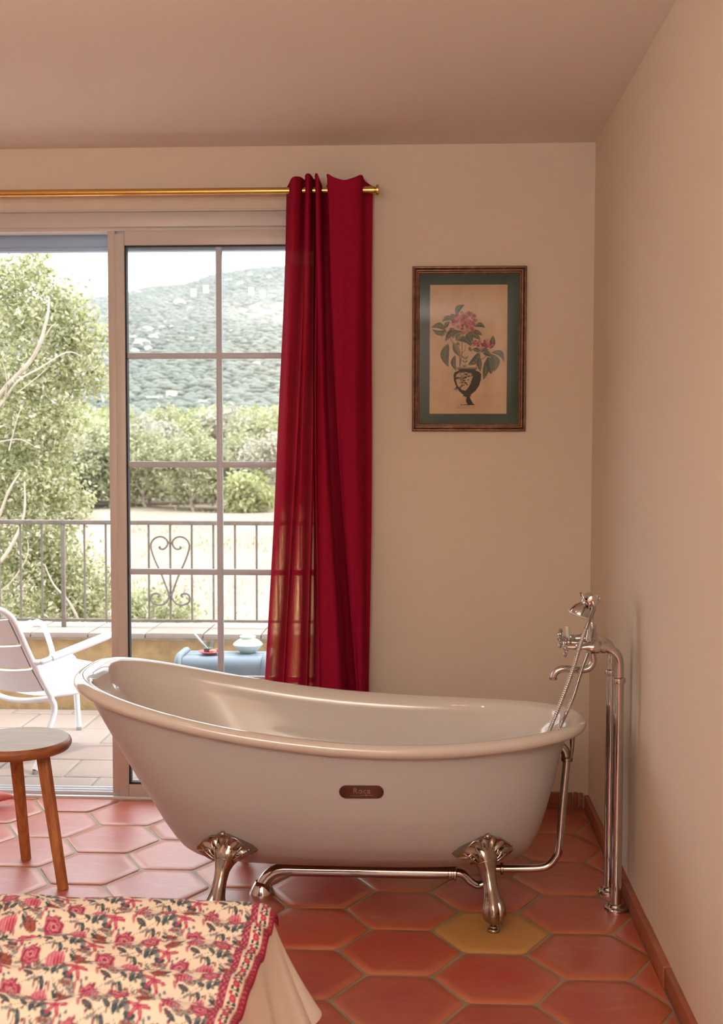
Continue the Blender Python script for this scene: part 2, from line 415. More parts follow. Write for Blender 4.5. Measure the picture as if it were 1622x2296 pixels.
def slab_tile(P, zt, depth=0.012):
    """pillowed tile from a convex polygon -> verts, faces, edge attribute"""
    n = len(P); cx = sum(p[0] for p in P) / n; cy = sum(p[1] for p in P) / n
    rad = max(math.hypot(p[0] - cx, p[1] - cy) for p in P)
    V = []; A = []
    for ins, dz, a in ((0.0, -depth, 1), (0.0, -0.0035, 1), (0.004, -0.0006, 0.9), (0.035, 0.0, 0.28)):
        k = 1 - min(ins, rad * 0.45) / rad
        for p in P: V.append((cx + (p[0] - cx) * k, cy + (p[1] - cy) * k, zt + dz)); A.append(a)
    V.append((cx, cy, zt + 0.0006)); A.append(0)
    F = []
    for r_ in range(3):
        for i in range(n):
            j = (i + 1) % n; F.append((r_ * n + i, r_ * n + j, (r_ + 1) * n + j, (r_ + 1) * n + i))
    for i in range(n): F.append((3 * n + i, 3 * n + (i + 1) % n, 4 * n))
    return V, F, A, (cx, cy)

def tile_object(name, P, zt, mat, parent):
    V, F, A, c = slab_tile(P, zt)
    mb = MB().add([(p[0] - c[0], p[1] - c[1], p[2]) for p in V], F)
    me = bpy.data.meshes.new(name); me.from_pydata(mb.v, [], mb.f); me.materials.append(mat)
    me.polygons.foreach_set('use_smooth', [True] * len(me.polygons)); me.set_sharp_from_angle(angle=R(50))
    at_ = me.attributes.new('edge', 'FLOAT', 'POINT'); at_.data.foreach_set('value', A)
    o = bpy.data.objects.new(name, me); COL.objects.link(o); o.parent = parent; o.location = (c[0], c[1], 0)
    return o

HA = 0.18667; HX, HY = 0.219, 3.666
def hex_poly(cx, cy, a):
    P = []
    for k in range(6):
        an = R(60 * k); x, y = math.cos(an), math.sin(an)
        for d in (-1, 1):
            t = an + d * R(3.0); rr = a * 0.985
            P.append((cx + rr * math.cos(t), cy + rr * math.sin(t)))
    return P
rest = MB(); restA = []; rng = random.Random(3)
for c in range(-26, 5):
    for r_ in range(-22, 7):
        cx = HX + 1.5 * HA * c; cy = HY + math.sqrt(3) * HA * (r_ + (0.5 if c % 2 else 0))
        P = clip_poly(hex_poly(cx, cy, HA - 0.0085), XL, XW - 0.022, YB, YW - 0.012 if cx > DX1 else YW + 0.0)
        if len(P) < 3: continue
        ar = abs(sum(P[i][0] * P[(i + 1) % len(P)][1] - P[(i + 1) % len(P)][0] * P[i][1] for i in range(len(P)))) / 2
        if ar < 0.0006: continue
        zt = rng.uniform(-0.0008, 0.0012)
        if cy > 2.2 and cx > -2.5:
            tile_object('floor_tile', P, zt, MT['tileyellow'] if (c == 0 and r_ == 0) else MT['tile'], fl)
        else:
            V, F, A, cc = slab_tile(P, zt); rest.add(V, F); restA += A
ro = rest.build('floor_tile_field', MT['tile'], fl, kind='stuff')
set_attr(ro, 'edge', restA)

def struct_box(name, mat, *a, **k): return MB().box(*a, **k).build(name, mat, smooth=False, kind='structure')
struct_box('ceiling', MT['ceiling'], XL - 0.3, XW + 0.3, YB - 0.3, OUT, ZC, ZC + 0.2)
struct_box('wall_right', MT['wall'], XW, XW + 0.3, YB - 0.3, OUT, -0.12, ZC)
wb = MB()
wb.box(DX1, XW, YW, OUT, -0.12, ZC); wb.box(XL - 0.3, DX0, YW, OUT, -0.12, ZC); wb.box(DX0, DX1, YW, OUT, DZ, ZC); wb.box(DX0, DX1, YW + 0.03, OUT, -0.12, -0.03)
wb.build('wall_back', MT['wall'], smooth=False, kind='structure')
struct_box('wall_rear', MT['wall'], XL - 0.3, XW, YB - 0.3, YB, -0.12, ZC)
struct_box('wall_left', MT['wall'], XL - 0.3, XL, YB, YW, -0.12, ZC)

# skirting: terracotta pieces
bb = empty('baseboard_right', (XW, YB, 0), kind='structure')
y = YB; i = 0; rng = random.Random(5)
cuts = [1.9, 2.28, 2.62, 2.955, 3.30, 3.64, 3.985, 4.33, 4.67, YW - 0.02]
for y0, y1 in zip(cuts[:-1], cuts[1:]):
    t = rng.uniform(0.018, 0.022); h = rng.uniform(0.056, 0.062)
    o = MB().box(XW - t, XW + 0.002, y0 + 0.0015, y1 - 0.0015, -0.004, h, 0.003).build('skirting_tile', MT['skirt'], bb)
bo = empty('baseboard_back', (0.3, YW, 0), kind='structure')
for x0, x1 in ((-0.385, -0.05), (-0.047, 0.285), (0.288, 0.60), (0.603, 0.632), (0.635, 0.655), (0.658, XW - 0.02)):
    MB().box(x0, x1 - 0.002, YW - 0.016, YW + 0.002, -0.004, 0.063 + rng.uniform(-.002, .002), 0.003).build('skirting_tile', MT['skirt'], bo)

# ================================================================== GLAZED DOOR
d1 = empty('door_1', (-0.83, 5.02, 0), kind='structure')
hb = MB(); hb.box(DX0, DX1, YW + 0.012, YW + 0.10, 2.413, DZ, 0.002); hb.box(DX0, DX1, YW + 0.022, YW + 0.10, 2.398, 2.415, 0.001)
hb.build('frame_head', MT['pvc'], d1)
MB().box(DX0, DX1 + 0.001, YW - 0.006, YW + 0.012, 2.474, 2.482, 0.001).build('head_bead', MT['pvc'], d1)
MB().box(DX1 - 0.045, DX1, YW + 0.01, YW + 0.10, 0.0, 2.413, 0.002).build('frame_jamb', MT['pvc'], d1)
MB().box(DX0, DX0 + 0.045, YW + 0.01, YW + 0.10, 0.0, 2.413, 0.002).build('frame_jamb', MT['pvc'], d1)
pz = MB(); pz.box(-1.319, -1.287, YW + 0.02, YW + 0.10, 0.02, 2.40, 0.003); pz.build('interlock_post', MT['pvc'], d1)
MB().box(-1.322, -1.316, YW + 0.03, YW + 0.045, 1.483, 1.507, 0.001).build('latch', MT['plate'], d1)
th = MB(); th.box(DX0, DX1, YW + 0.005, YW + 0.13, -0.03, 0.010, 0.002)
for yy in (0.03, 0.065, 0.10): th.box(DX0, DX1, YW + yy, YW + yy + 0.008, 0.010, 0.024, 0.001)
th.build('threshold', MT['alu'], d1)
# sash: stiles, rails, muntins, panes
SY0, SY1 = YW + 0.008, YW + 0.052
MB().box(-1.286, -1.246, SY0, SY1, 0.0, 2.385, 0.003).build('sash_stile', MT['pvc'], d1)
MB().box(-0.447, -0.402, SY0, SY1, 0.0, 2.398, 0.003).build('sash_stile', MT['pvc'], d1)
MB().box(-1.246, -0.447, SY0 + 0.002, SY1, 2.337, 2.398, 0.002).build('sash_rail', MT['pvc'], d1)
MB().box(-1.246, -0.447, SY0 + 0.002, SY1, 0.0, 0.062, 0.002).build('sash_rail', MT['pvc'], d1)
gk = MB()
for (x0, x1, z0, z1) in ((-1.246, -1.239, 0.062, 2.337), (-0.454, -0.447, 0.062, 2.337), (-1.246, -0.447, 2.330, 2.337), (-1.246, -0.447, 0.062, 0.070)):
    gk.box(x0, x1, SY0 + 0.008, SY1 - 0.005, z0, z1)
gk.build('gasket', MT['gasket'], d1)
zc = [1.881, 1.426, 0.9725, 0.518]
MB().box(-0.8645, -0.8395, SY0 + 0.012, SY1 - 0.008, 0.066, 2.334, 0.004).build('muntin', MT['muntin'], d1)
for z in zc: MB().box(-1.242, -0.451, SY0 + 0.014, SY1 - 0.010, z - 0.0125, z + 0.0125, 0.004).build('muntin', MT['muntin'], d1)
zz = [2.334] + zc + [0.066]
for k in range(5):
    for (x0, x1) in ((-1.242, -0.864), (-0.840, -0.451)):
        MB().box(x0, x1, SY0 + 0.024, SY0 + 0.026, zz[k + 1] + (0.012 if k < 4 else 0), zz[k] - (0.012 if k > 0 else 0)).build('pane', MT['glass'], d1, smooth=False)
# roller shutter bottom slat just under the outer lintel
sh = MB(); sh.box(DX0 + .01, DX1 - .01, 5.16, 5.185, 2.352, 2.46, 0.004); sh.box(DX0 + .01, DX1 - .01, 5.15, 5.195, 2.340, 2.358, 0.004)
sh.build('roller_shutter', MT['shutter'], loc=(-1.9, 5.17, 2.34), label='blue grey roller shutter rolled up under the lintel of the open door', cat='shutter')

# ================================================================== CURTAIN AND ROD
RY, RZ = 4.87, 2.53
rod = empty('curtain_rod', (-1.9, RY, RZ), 'long brushed brass curtain rod above the glazed door', 'curtain rod')
MB().tube([(-3.6, RY, RZ), (-0.212, RY, RZ)], 0.0142, 20).build('rod', MT['brass'], rod)
MB().lathe([(0.0155, 0), (0.0155, 0.022), (0.013, 0.024), (0.013, 0.027), (0.021, 0.030), (0.0215, 0.038), (0.018, 0.041), (0.001, 0.0415)], 24, axis_mat((-0.220, RY, RZ), (1, 0, 0))).build('finial', MT['brass'], rod)
for bx in (-0.232, -3.4):
    b_ = MB(); b_.tube([(bx, RY, RZ), (bx, YW - 0.004, RZ)], 0.006, 12); b_.lathe([(0.024, 0), (0.024, 0.006), (0.008, 0.010)], 20, axis_mat((bx, YW, RZ), (0, -1, 0))); b_.build('bracket', MT['brass'], rod)

ctl = [(640, .045, 594, .020, 2.548), (648, .0, 603, -.040, 2.553), (662, -.050, 616, -.055, 2.564), (676, -.030, 629, -.030, 2.572), (683, .030, 638, .035, 2.577), (689, -.035, 648, -.045, 2.578), (695, -.050, 664, -.058, 2.578), (700, -.035, 679, -.040, 2.578),
       (703, .030, 688, .035, 2.577), (705, .005, 699, -.022, 2.575), (707, .030, 713, .040, 2.573), (710, -.035, 724, -.040, 2.576), (715, -.052, 747, -.060, 2.577), (721, -.040, 770, -.045, 2.552), (723, .066, 777, .076, 2.548), (734, .066, 796, .076, 2.575), (737, -.040, 800, -.035, 2.578),
       (752, -.047, 804, -.040, 2.563), (775, -.047, 809, -.040, 2.552), (797, -.047, 814, -.037, 2.562), (812, -.030, 818, -.015, 2.577), (817, .045, 821, .050, 2.574), (835, .062, 827, .066, 2.555)]
def cx_(px): return (px - 811) / FPX  # helper ratio
P = []
for (a, da, b, db, zt) in ctl:
    P.append((at(a, 470, RY).x, RY + (da * 1.6 if da < 0 else da), at(b if b > 640 else b - 5, 1540, RY).x, RY + (db * 1.8 if db < 0 else db), zt))
P = np.array(P)
# parametrise by chord on an average profile, Catmull-Rom in 5D
def cat_nd(P, sub):
    out = []
    for i in range(len(P) - 1):
        a = P[max(0, i - 1)]; b = P[i]; c = P[i + 1]; d = P[min(len(P) - 1, i + 2)]
        for k in range(sub):
            t = k / sub
            out.append(0.5 * ((2 * b) + (c - a) * t + (2 * a - 5 * b + 4 * c - d) * t * t + (3 * b - a - 3 * c + d) * t ** 3))
    out.append(P[-1]); return np.array(out)
Q = cat_nd(P, 9)
rows = []
NR = 90
for j in range(NR + 1):
    t = j / NR
    row = []
    for i, q in enumerate(Q):
        ztop = q[4]; z = lerp(ztop, 0.025, t)
        s = (ztop - z) / (2.56 - 0.50)
        e = 0.45 * s + 0.55 * s * s if s < 1 else 1 + (s - 1) * 0.55
        x = lerp(q[0], q[2], e); y_ = lerp(q[1], q[3], e)
        x += 0.0035 * math.sin(i * 0.21 + z * 3.1) * min(1, s * 3); y_ += 0.004 * math.sin(i * 0.33 - z * 4.3) * min(1, s * 3)
        row.append((x, min(y_, YW - 0.012), z))
    rows.append(row)
cu = empty('curtain', (-0.42, RY, 0.025), 'crimson linen eyelet curtain gathered at the right end of the brass rod', 'curtain')
o = MB().grid(rows).build('fabric', MT['curtain'], cu, angle=180)
thin = []
for j in range(NR + 1):
    for i in range(len(Q)):
        c = i / 9.0; z = rows[j][i][2]
        k = max(math.exp(-((c - 2.2) / .42) ** 2), math.exp(-((c - 6.0) / .40) ** 2), .5 * math.exp(-((c - 9.0) / .25) ** 2))
        thin.append(k * sstep((1.32 - z) / .45))
set_attr(o, 'thin', thin)
hem = [(p[0], p[1] - 0.001, p[2]) for p in rows[0]]
MB().tube(hem, 0.0022, 5).build('top_hem', MT['curtain'], cu)

# ================================================================== BATHTUB
TYC, ZB = 3.955, 0.130
RIMP = [-0.015, -0.0045, 0.0943, -0.0692, 0.5922]
def rim_z(u): return float(np.polyval(RIMP, u))
S_ = [0, .03, .08, .15, .25, .37, .5, .66, .8, .9, 1.0]
XLT = [-.70, -.76, -.797, -.826, -.861, -.898, -.943, -.996, -1.042, -1.074, -1.104]
XRT = [.27, .315, .343, .368, .391, .408, .424, .443, .456, .471, .490]
WT = [.10, .145, .190, .232, .272, .302, .327, .346, .358, .365, .374]
def tlev(s): return np.interp(s, S_, XLT), np.interp(s, S_, XRT), np.interp(s, S_, WT)
def nexp(c, s): return (2.15 if c >= 0 else lerp(2.5, 3.2, s)) + 0.35 * (1 - s)
NS = 168
def tub_ring(xl, xr, wv, s, zfun):
    out = []
    for k in range(NS):
        th_ = 2 * math.pi * k / NS; c, s_ = math.cos(th_), math.sin(th_); n_ = nexp(c, s)
        u = math.copysign(abs(c) ** (2 / n_), c); v_ = math.copysign(abs(s_) ** (2 / n_), s_)
        x = (xl + xr) / 2 + u * (xr - xl) / 2; y_ = TYC + v_ * wv
        out.append((x, y_, zfun(u)))
    return out
def tubY(X, z):
    s = 0.3
    for _ in range(12):
        xl, xr, wv = tlev(s); u = (X - (xl + xr) / 2) / ((xr - xl) / 2); u = max(-.999, min(.999, u))
        s = max(0, min(1, (z - ZB) / (rim_z(u) - .02 - ZB)))
    n_ = nexp(1 if u >= 0 else -1, s)
    return TYC - wv * (1 - abs(u) ** n_) ** (1 / n_)

def loft(rings, cap0=False, cap1=False):
    mb = MB(); V = [p for r_ in rings for p in r_]; F = []
    for i in range(len(rings) - 1):
        for k in range(NS):
            l = (k + 1) % NS; F.append((i * NS + k, i * NS + l, (i + 1) * NS + l, (i + 1) * NS + k))
    for fl_, i in ((cap0, 0), (cap1, len(rings) - 1)):
        if fl_:
            c = [sum(p[j] for p in rings[i]) / NS for j in range(3)]; V.append(tuple(c)); ci = len(V) - 1
            for k in range(NS): F.append((i * NS + k, i * NS + (k + 1) % NS, ci))
    return mb.add(V, F)

tub = empty('bathtub', (-0.30, TYC, 0), 'white freestanding slipper bathtub with rolled rim and claw feet', 'bathtub')
rings = []
for s in np.concatenate([np.linspace(0, .2, 12), np.linspace(.23, 1, 26)]):
    xl, xr, wv = tlev(s); rings.append(tub_ring(xl, xr, wv, s, lambda u, s=s: ZB + (rim_z(u) - 0.019 - ZB) * s))
loft(rings, cap0=True).build('shell', MT['shell'], tub, angle=180)
rings = []; RR = 0.0215
PXC, PL, PW = -0.298, 0.820, 0.388
def ringoff(off, dz): return tub_ring(PXC - PL - off, PXC + PL + off, PW + off, 1.0, lambda u: rim_z(u) + dz)
rings.append(ringoff(-0.017, -0.020))
for a in range(-105, 118, 12): rings.append(ringoff(RR * math.cos(R(a)), RR * math.sin(R(a))))
for off, dz in ((-0.020, 0.0145), (-0.028, 0.006), (-0.036, -0.008), (-0.042, -0.028)): rings.append(ringoff(off, dz))
xl0, xr0, w0 = PXC - PL + 0.042, PXC + PL - 0.042, PW - 0.042
for s in list(np.linspace(.93, .25, 18)) + list(np.linspace(.22, .03, 10)):
    a, b, c = tlev(s); k = sstep((.97 - s) / .12)
    ia, ib, ic = a + .020, b - .020, c - .020
    # keep inside the rolled rim
    rings.append(tub_ring(lerp(xl0 + (.93 - s) * .25, ia, k), lerp(xr0 - (.93 - s) * .12, ib, k), lerp(w0 - (.93 - s) * .08, ic, k), s, lambda u, s=s: ZB + .022 + (rim_z(u) - .022 - ZB) * s * .985))
loft(rings, cap1=True).build('basin', MT['enamel'], tub, angle=180)

# name plate
px0, px1, pz0, pz1 = -0.2505, -0.1145, 0.4290, 0.4710
pr = (pz1 - pz0) / 2; outl = []
for k in range(13): a = R(90 + 15 * k); outl.append((px0 + pr + pr * math.cos(a), (pz0 + pz1) / 2 + pr * math.sin(a)))
for k in range(13): a = R(-90 + 15 * k); outl.append((px1 - pr + pr * math.cos(a), (pz0 + pz1) / 2 + pr * math.sin(a)))
cx0, cz0 = (px0 + px1) / 2, (pz0 + pz1) / 2
mb = MB(); V = []; N_ = len(outl)
for ins, dep in ((1.0, 0.001), (1.0, -0.0035), (0.965, -0.0050), (0.6, -0.0050)):
    for (x, z) in outl:
        xx, z2 = cx0 + (x - cx0) * ins, cz0 + (z - cz0) * ins; V.append((xx, tubY(xx, z2) + dep, z2))
V.append((cx0, tubY(cx0, cz0) - 0.005, cz0)); F = []
for r_ in range(3):
    for i in range(N_): j = (i + 1) % N_; F.append((r_ * N_ + i, r_ * N_ + j, (r_ + 1) * N_ + j, (r_ + 1) * N_ + i))
for i in range(N_): F.append((3 * N_ + i, 3 * N_ + (i + 1) % N_, 4 * N_))
plate = mb.add(V, F).build('name_plate', MT['plate'], tub, label='small brown metal plate with raised letters')
fc = bpy.data.curves.new('lettering_curve', 'FONT'); fc.body = 'Roca'; fc.size = 0.0245; fc.extrude = 0.0008; fc.bevel_depth = 0.0003; fc.align_x = 'CENTER'; fc.align_y = 'CENTER'; fc.space_character = 1.12
fo = bpy.data.objects.new('lettering_tmp', fc); COL.objects.link(fo)
bpy.context.view_layer.update()
me = bpy.data.meshes.new_from_object(fo.evaluated_get(bpy.context.evaluated_depsgraph_get()))
mb = MB(); mb.add([(cx0 + 0.001 + v.co.x, tubY(cx0 + v.co.x, cz0 + v.co.y + 0.003) - 0.0055 - v.co.z, cz0 + v.co.y + 0.0035) for v in me.vertices], [tuple(p.vertices) for p in me.polygons])
bpy.data.objects.remove(fo); bpy.data.meshes.remove(me)
ul = [(cx0 - 0.033 + 0.066 * t, 0, cz0 - 0.0105 - 0.0016 * math.sin(t * 6.0)) for t in np.linspace(0, 1, 24)]
mb.tube([(p[0], tubY(p[0], p[2]) - 0.0058, p[2]) for p in ul], 0.0012, 6); mb.tube([(cx0 + 0.016, tubY(cx0 + .016, cz0 - .01) - 0.0058, cz0 - 0.0065), (cx0 + 0.013, tubY(cx0 + .013, cz0 - .01) - 0.0058, cz0 - 0.016)], 0.001, 6)
mb.build('lettering', MT['nickel'], plate)

# claw feet
FOUT = [(0, .292), (.02, .288), (.038, .278), (.058, .268), (.078, .254), (.094, .238), (.097, .227), (.084, .214), (.062, .201), (.040, .190), (.026, .183), (0, .181)]
def make_foot(xp, ang, mirrorY):
    # built for the front side; outward direction makes angle ang with -Y
    od = Vector((math.sin(ang), -math.cos(ang), 0)); lat = Vector((math.cos(ang), math.sin(ang), 0))
    sy = tubY(xp, 0.25)
    base = Vector((xp, sy, 0))
    mb = MB()
    out = [(l * 1.06, z) for l, z in FOUT] + [(-l * 1.14, z - 0.004 * (l > .03)) for l, z in FOUT[-2:0:-1]]
    # densify
    dn = []
    for i in range(len(out)):
        a, b = out[i], out[(i + 1) % len(out)]
        for k in range(4): dn.append((lerp(a[0], b[0], k / 4), lerp(a[1], b[1], k / 4)))
    n_ = len(dn); V = []; NRG = 9; zc0 = .222
    def surf(l, z, h):
        p = base + lat * l
        yy = tubY(max(-.80, min(.42, p.x)), .285)
        q = Vector((p.x, yy, z)) - od * (.16 * max(0, .285 - z))
        return q + od * h
    for r_ in range(NRG):
        t = 1 - r_ / NRG
        for i, (l, z) in enumerate(dn):
            ll, z2 = l * t, zc0 + (z - zc0) * t; th_ = math.atan2(z2 - zc0 + 1e-6, ll)
            h = 0.004 + 0.016 * (1 - t ** 3)
            h += 0.0040 * math.cos(th_ * 11) * (1 if z2 > zc0 else .3) * math.sin(math.pi * min(1, t)) + (0.004 if r_ == 1 else 0)
            if r_ == 0: h = -0.075 if z < .245 else -.03
            V.append(surf(ll, z2, h))
    V.append(surf(0, zc0, 0.02)); F = []
    for r_ in range(NRG - 1):
        for i in range(n_): j = (i + 1) % n_; F.append((r_ * n_ + i, r_ * n_ + j, (r_ + 1) * n_ + j, (r_ + 1) * n_ + i))
    for i in range(n_): F.append(((NRG - 1) * n_ + i, (NRG - 1) * n_ + (i + 1) % n_, NRG * n_))
    mb.add(V, F)
    mb.ball(surf(0, .285, .010), .0105)
    for sg in (-1, 1):
        sp = []
        for k in range(26):
            a = k / 25 * 3.6 * math.pi / 1.5; rr = 0.016 * (1 - k / 32)
            sp.append(surf(sg * (.052 + rr * math.cos(a)), .221 + rr * .8 * math.sin(a), .021 - .0002 * k))
        mb.tube(sp, 0.0036, 7)
        for (l0, z0, l1, z1) in ((.012, .205, .02, .270), (.02, .205, .042, .258), (.028, .206, .062, .246), (.03, .2, .08, .236)):
            pts = [surf(sg * lerp(l0, l1, t), lerp(z0, z1, t), .021 - .011 * t * t + .004 * math.sin(t * 3)) for t in np.linspace(0, 1, 8)]
            mb.tube(pts, [.0042 * (1 - .55 * t) for t in np.linspace(0, 1, 8)], 7)
        pts = [surf(sg * lerp(0, .088, t), .292 - .052 * t - .006 * math.sin(t * 9), .008) for t in np.linspace(0, 1, 14)]
        mb.tube(pts, .0036, 7)
    pt0 = surf(0, .222, -.012)
    def L(o_, z): return Vector((pt0.x, pt0.y, z)) + od * o_
    pth = [L(.0, .222), L(.014, .206), L(.026, .19), L(.038, .17), L(.050, .145), L(.062, .12), L(.074, .098), L(.082, .078), L(.085, .060), L(.084, .044), L(.082, .033), L(.081, .027)]
    rad = [.046, .041, .031, .0235, .0215, .0230, .028, .0335, .0360, .0325, .023, .010]
    pth = catmull(pth, 3); rad = [float(np.interp(k / (len(pth) - 1), np.linspace(0, 1, 12), rad)) for k in range(len(pth))]
    mb.tube(pth, rad, 40, prof=lambda a, t: 1 + (0.30 * abs(math.sin(a * 2.5 + .3)) ** .7 - .22) * (1 if t > .55 else .40) + (0.02 * math.sin(t * 190) * (1 if .58 < t < .88 else 0) * (math.sin(a * 2.5 + .3) ** 2)))
    mb.tube([L(.024, .196), L(.025, .1945)], .036, 24)
    pd = L(.081, 0)
    pad = MB().lathe([(.0195, .0015), (.0205, .004), (.0205, .009), (.018, .012), (.010, .014), (.009, .017), (.012, .019), (.009, .022), (.0055, .024), (.0055, .036)], 24, Matrix.Translation(pd))
    if mirrorY:
        mb.v = [(x, 2 * TYC - y_, z) for x, y_, z in mb.v]; pad.v = [(x, 2 * TYC - y_, z) for x, y_, z in pad.v]
    f_ = mb.build('foot', MT['nickel'], tub, angle=55, label='ornate old nickel claw foot')
    pad.build('levelling_pad', MT['nickel'], f_)
for mir in (False, True):
    make_foot(0.205, R(21), mir); make_foot(-0.620, R(-20), mir)

# waste and overflow pipework
wy = 3.945
wp = [(0.10, wy, .082), (-0.46, wy, .082)] + [(-0.46 - .075 * math.sin(R(a)), wy, .082 - .075 * (1 - math.cos(R(a)))) for a in range(15, 91, 15)]
wp = [(p[0], p[1], max(p[2], .004)) for p in wp] + [(-0.535, wy, 0.0)]
MB().tube(wp, .0222, 20).build('waste_pipe', MT['chrome'], tub)
MB().lathe([(.043, .0), (.043, .004), (.030, .030), (.0235, .040), (.021, .041)], 28, Matrix.Translation((-0.535, wy, 0))).build('floor_flange', MT['chrome'], tub)
c_ = MB(); c_.lathe([(.0225, 0), (.026, .002), (.026, .010), (.0235, .012), (.0235, .018), (.027, .020), (.027, .026), (.021, .03)], 24, axis_mat((.090, wy, .082), (1, 0, 0)))
c_.tube(catmull([(.115, wy, .082), (.14, wy, .078), (.165, wy, .055), (.19, wy, .042), (.215, wy, .05), (.232, wy, .075), (.235, wy, .14)], 6), .0145, 16)
c_.build('trap', MT['chrome'], tub)
op = catmull([(.482, TYC, .468), (.476, TYC, .40), (.468, TYC, .30), (.459, TYC, .17), (.447, TYC, .135), (.425, TYC, .110), (.395, TYC, .100), (.34, TYC, .097), (.24, TYC, .095)], 8)
MB().tube(op, .0130, 18).build('overflow_pipe', MT['chrome'], tub)
o2 = MB(); o2.tube(catmull([(.445, TYC, .518), (.462, TYC, .512), (.476, TYC, .495), (.482, TYC, .462)], 6), .0155, 16)
o2.lathe([(.0125, .0), (.0185, .001), (.0195, .006), (.0195, .013), (.016, .016)], 22, Matrix.Translation((.482, TYC, .462)))
MB().tube([(.4945, TYC - .004, .470), (.4975, TYC - .005, .50), (.498, TYC - .006, .545)], [.0035, .006, .009], 12).build('overflow_link', MT['nickel'], tub)
MB().lathe([(.015, 0), (.020, .002), (.020, .010), (.015, .012)], 20, axis_mat((.275, TYC, .096), (-1, 0, 0))).build('overflow_nut', MT['nickel'], tub)
o2.build('overflow_elbow', MT['nickel'], tub)

# ================================================================== BATH FILLER
bf = empty('bath_filler', (0.632, 3.94, 0), 'chrome floor mounted bath mixer with hand shower and twin standpipes', 'faucet')
XP, YF, YR_ = 0.634, 3.862, 4.015
for (yy, zt, zcol) in ((YF, .818, .752), (YR_, .822, .750)):
    arc = [(XP - .052 * (1 - math.cos(R(a))), yy, zt - .012 + .052 * math.sin(R(a))) for a in range(0, 91, 10)]
    MB().tube([(XP, yy, .0), (XP, yy, zcol)], .0168, 22).build('standpipe', MT['chrome'], bf)
    MB().tube([(XP, yy, zcol - .002)] + arc + [(.566, yy, arc[-1][2])], .0150, 20).build('inlet_bend', MT['chrome'], bf)
    MB().lathe([(.0165, -.010), (.0215, -.007), (.0225, 0), (.0215, .007), (.016, .011)], 24, Matrix.Translation((XP, yy, zcol))).build('collar', MT['chrome'], bf)
    MB().lathe([(.038, 0), (.0385, .006), (.036, .0095), (.027, .011), (.024, .014), (.023, .018), (.018, .022)], 32, Matrix.Translation((XP, yy, 0))).build('floor_flange', MT['chrome'], bf)
    zb_ = arc[-1][2]
    MB().lathe([(.0155, 0), (.0185, .001), (.0185, .015), (.0155, .016)], 6 * 4, axis_mat((.590, yy, zb_), (-1, 0, 0))).build('union_nut', MT['chrome'], bf)
    b_ = MB(); b_.lathe([(.0160, 0), (.0195, .004), (.0205, .022), (.0185, .036), (.014, .046), (.012, .060), (.0135, .062), (.0135, .075), (.0095, .078), (.0085, .108)], 24, axis_mat((.572, yy, zb_), (-1, 0, 0)))
    b_.build('valve', MT['chrome'], bf)
    h_ = MB(); hc = Vector((.462, yy, zb_))
    h_.lathe([(.0085, 0), (.011, .003), (.011, .012), (.006, .017)], 18, axis_mat(hc + Vector((.008, 0, 0)), (-1, 0, 0)))
    for a in (20, 110, 200, 290):
        d_ = Vector((0, math.cos(R(a)), math.sin(R(a))))
        h_.lathe([(.0055, .004), (.0042, .012), (.0060, .018), (.0042, .021), (.0072, .027), (.0060, .034), (.001, .0365)], 12, axis_mat(hc, d_))
    h_.build('cross_handle', MT['chrome'], bf)
zb_ = .856
b_ = MB(); b_.tube([(.556, YF, zb_), (.556, YR_, zb_)], .0175, 20); b_.lathe([(.020, 0), (.021, .02), (.018, .035), (.0155, .055), (.0155, .066), (.010, .070)], 22, Matrix.Translation((.556, 3.94, zb_)))
b_.tube([(.556, 3.94, zb_), (.49, 3.94, zb_ + .004)], [.014, .009], 16); b_.ball((.482, 3.94, zb_ + .004), .012)
b_.build('mixer_body', MT['chrome'], bf)
MB().lathe([(.0065, 0), (.0068, .02), (.0078, .042), (.0082, .050), (.007, .053), (.001, .0535)], 18, axis_mat((.480, 3.94, .862), (-.06, 0, 1))).build('diverter_lever', MT['porcelain'], bf, label='white porcelain lever')
sp = catmull([(.556, 3.94, .85), (.560, 3.94, .815), (.561, 3.94, .795), (.548, 3.94, .776), (.520, 3.94, .770), (.475, 3.94, .773), (.452, 3.94, .770), (.437, 3.94, .757), (.432, 3.94, .740)], 6)
s_ = MB().tube(sp, [lerp(.0125, .0110, i / (len(sp) - 1)) for i in range(len(sp))], 18); s_.lathe([(.0125, 0), (.0135, .002), (.0135, .006), (.011, .008)], 18, Matrix.Translation((.432, 3.94, .737))); s_.build('spout', MT['chrome'], bf)
# cradle
c_ = MB(); c_.tube([(.556, 3.94, .92), (.556, 3.94, .985)], .0075, 14); c_.tube(catmull([(.522, 3.925, 1.022), (.528, 3.92, 1.006), (.545, 3.92, .985), (.566, 3.92, .990), (.580, 3.92, 1.012)], 6), .0035, 10); c_.tube(catmull([(.522, 3.965, 1.022), (.528, 3.97, 1.006), (.545, 3.97, .985), (.566, 3.97, .990), (.580, 3.97, 1.012)], 6), .0035, 10)
c_.tube([(.548, 3.92, .985), (.548, 3.97, .985)], .005, 10); c_.build('cradle', MT['chrome'], bf)
hs = MB(); hy0, hy1, hz = 3.872, 3.99, 1.006
hs.lathe([(.009, 0), (.0165, .002), (.0180, .008), (.0165, .014), (.012, .018), (.0115, .05), (.0145, .08), (.017, .10), (.013, .118), (.002, .12)], 24, axis_mat((.549, hy0, hz), (0, 1, 0)))
rd = Vector((-.34, 0.05, -.94)).normalized(); hp = Vector((.534, 3.935, 1.004))
hs.lathe([(.0115, 0), (.0105, .010), (.0125, .015), (.016, .018), (.026, .027), (.033, .039), (.0365, .050), (.0365, .052)], 28, axis_mat(hp, rd), caps=False)
hso = hs.build('hand_shower', MT['chrome'], bf)
pq = hp + rd * .052
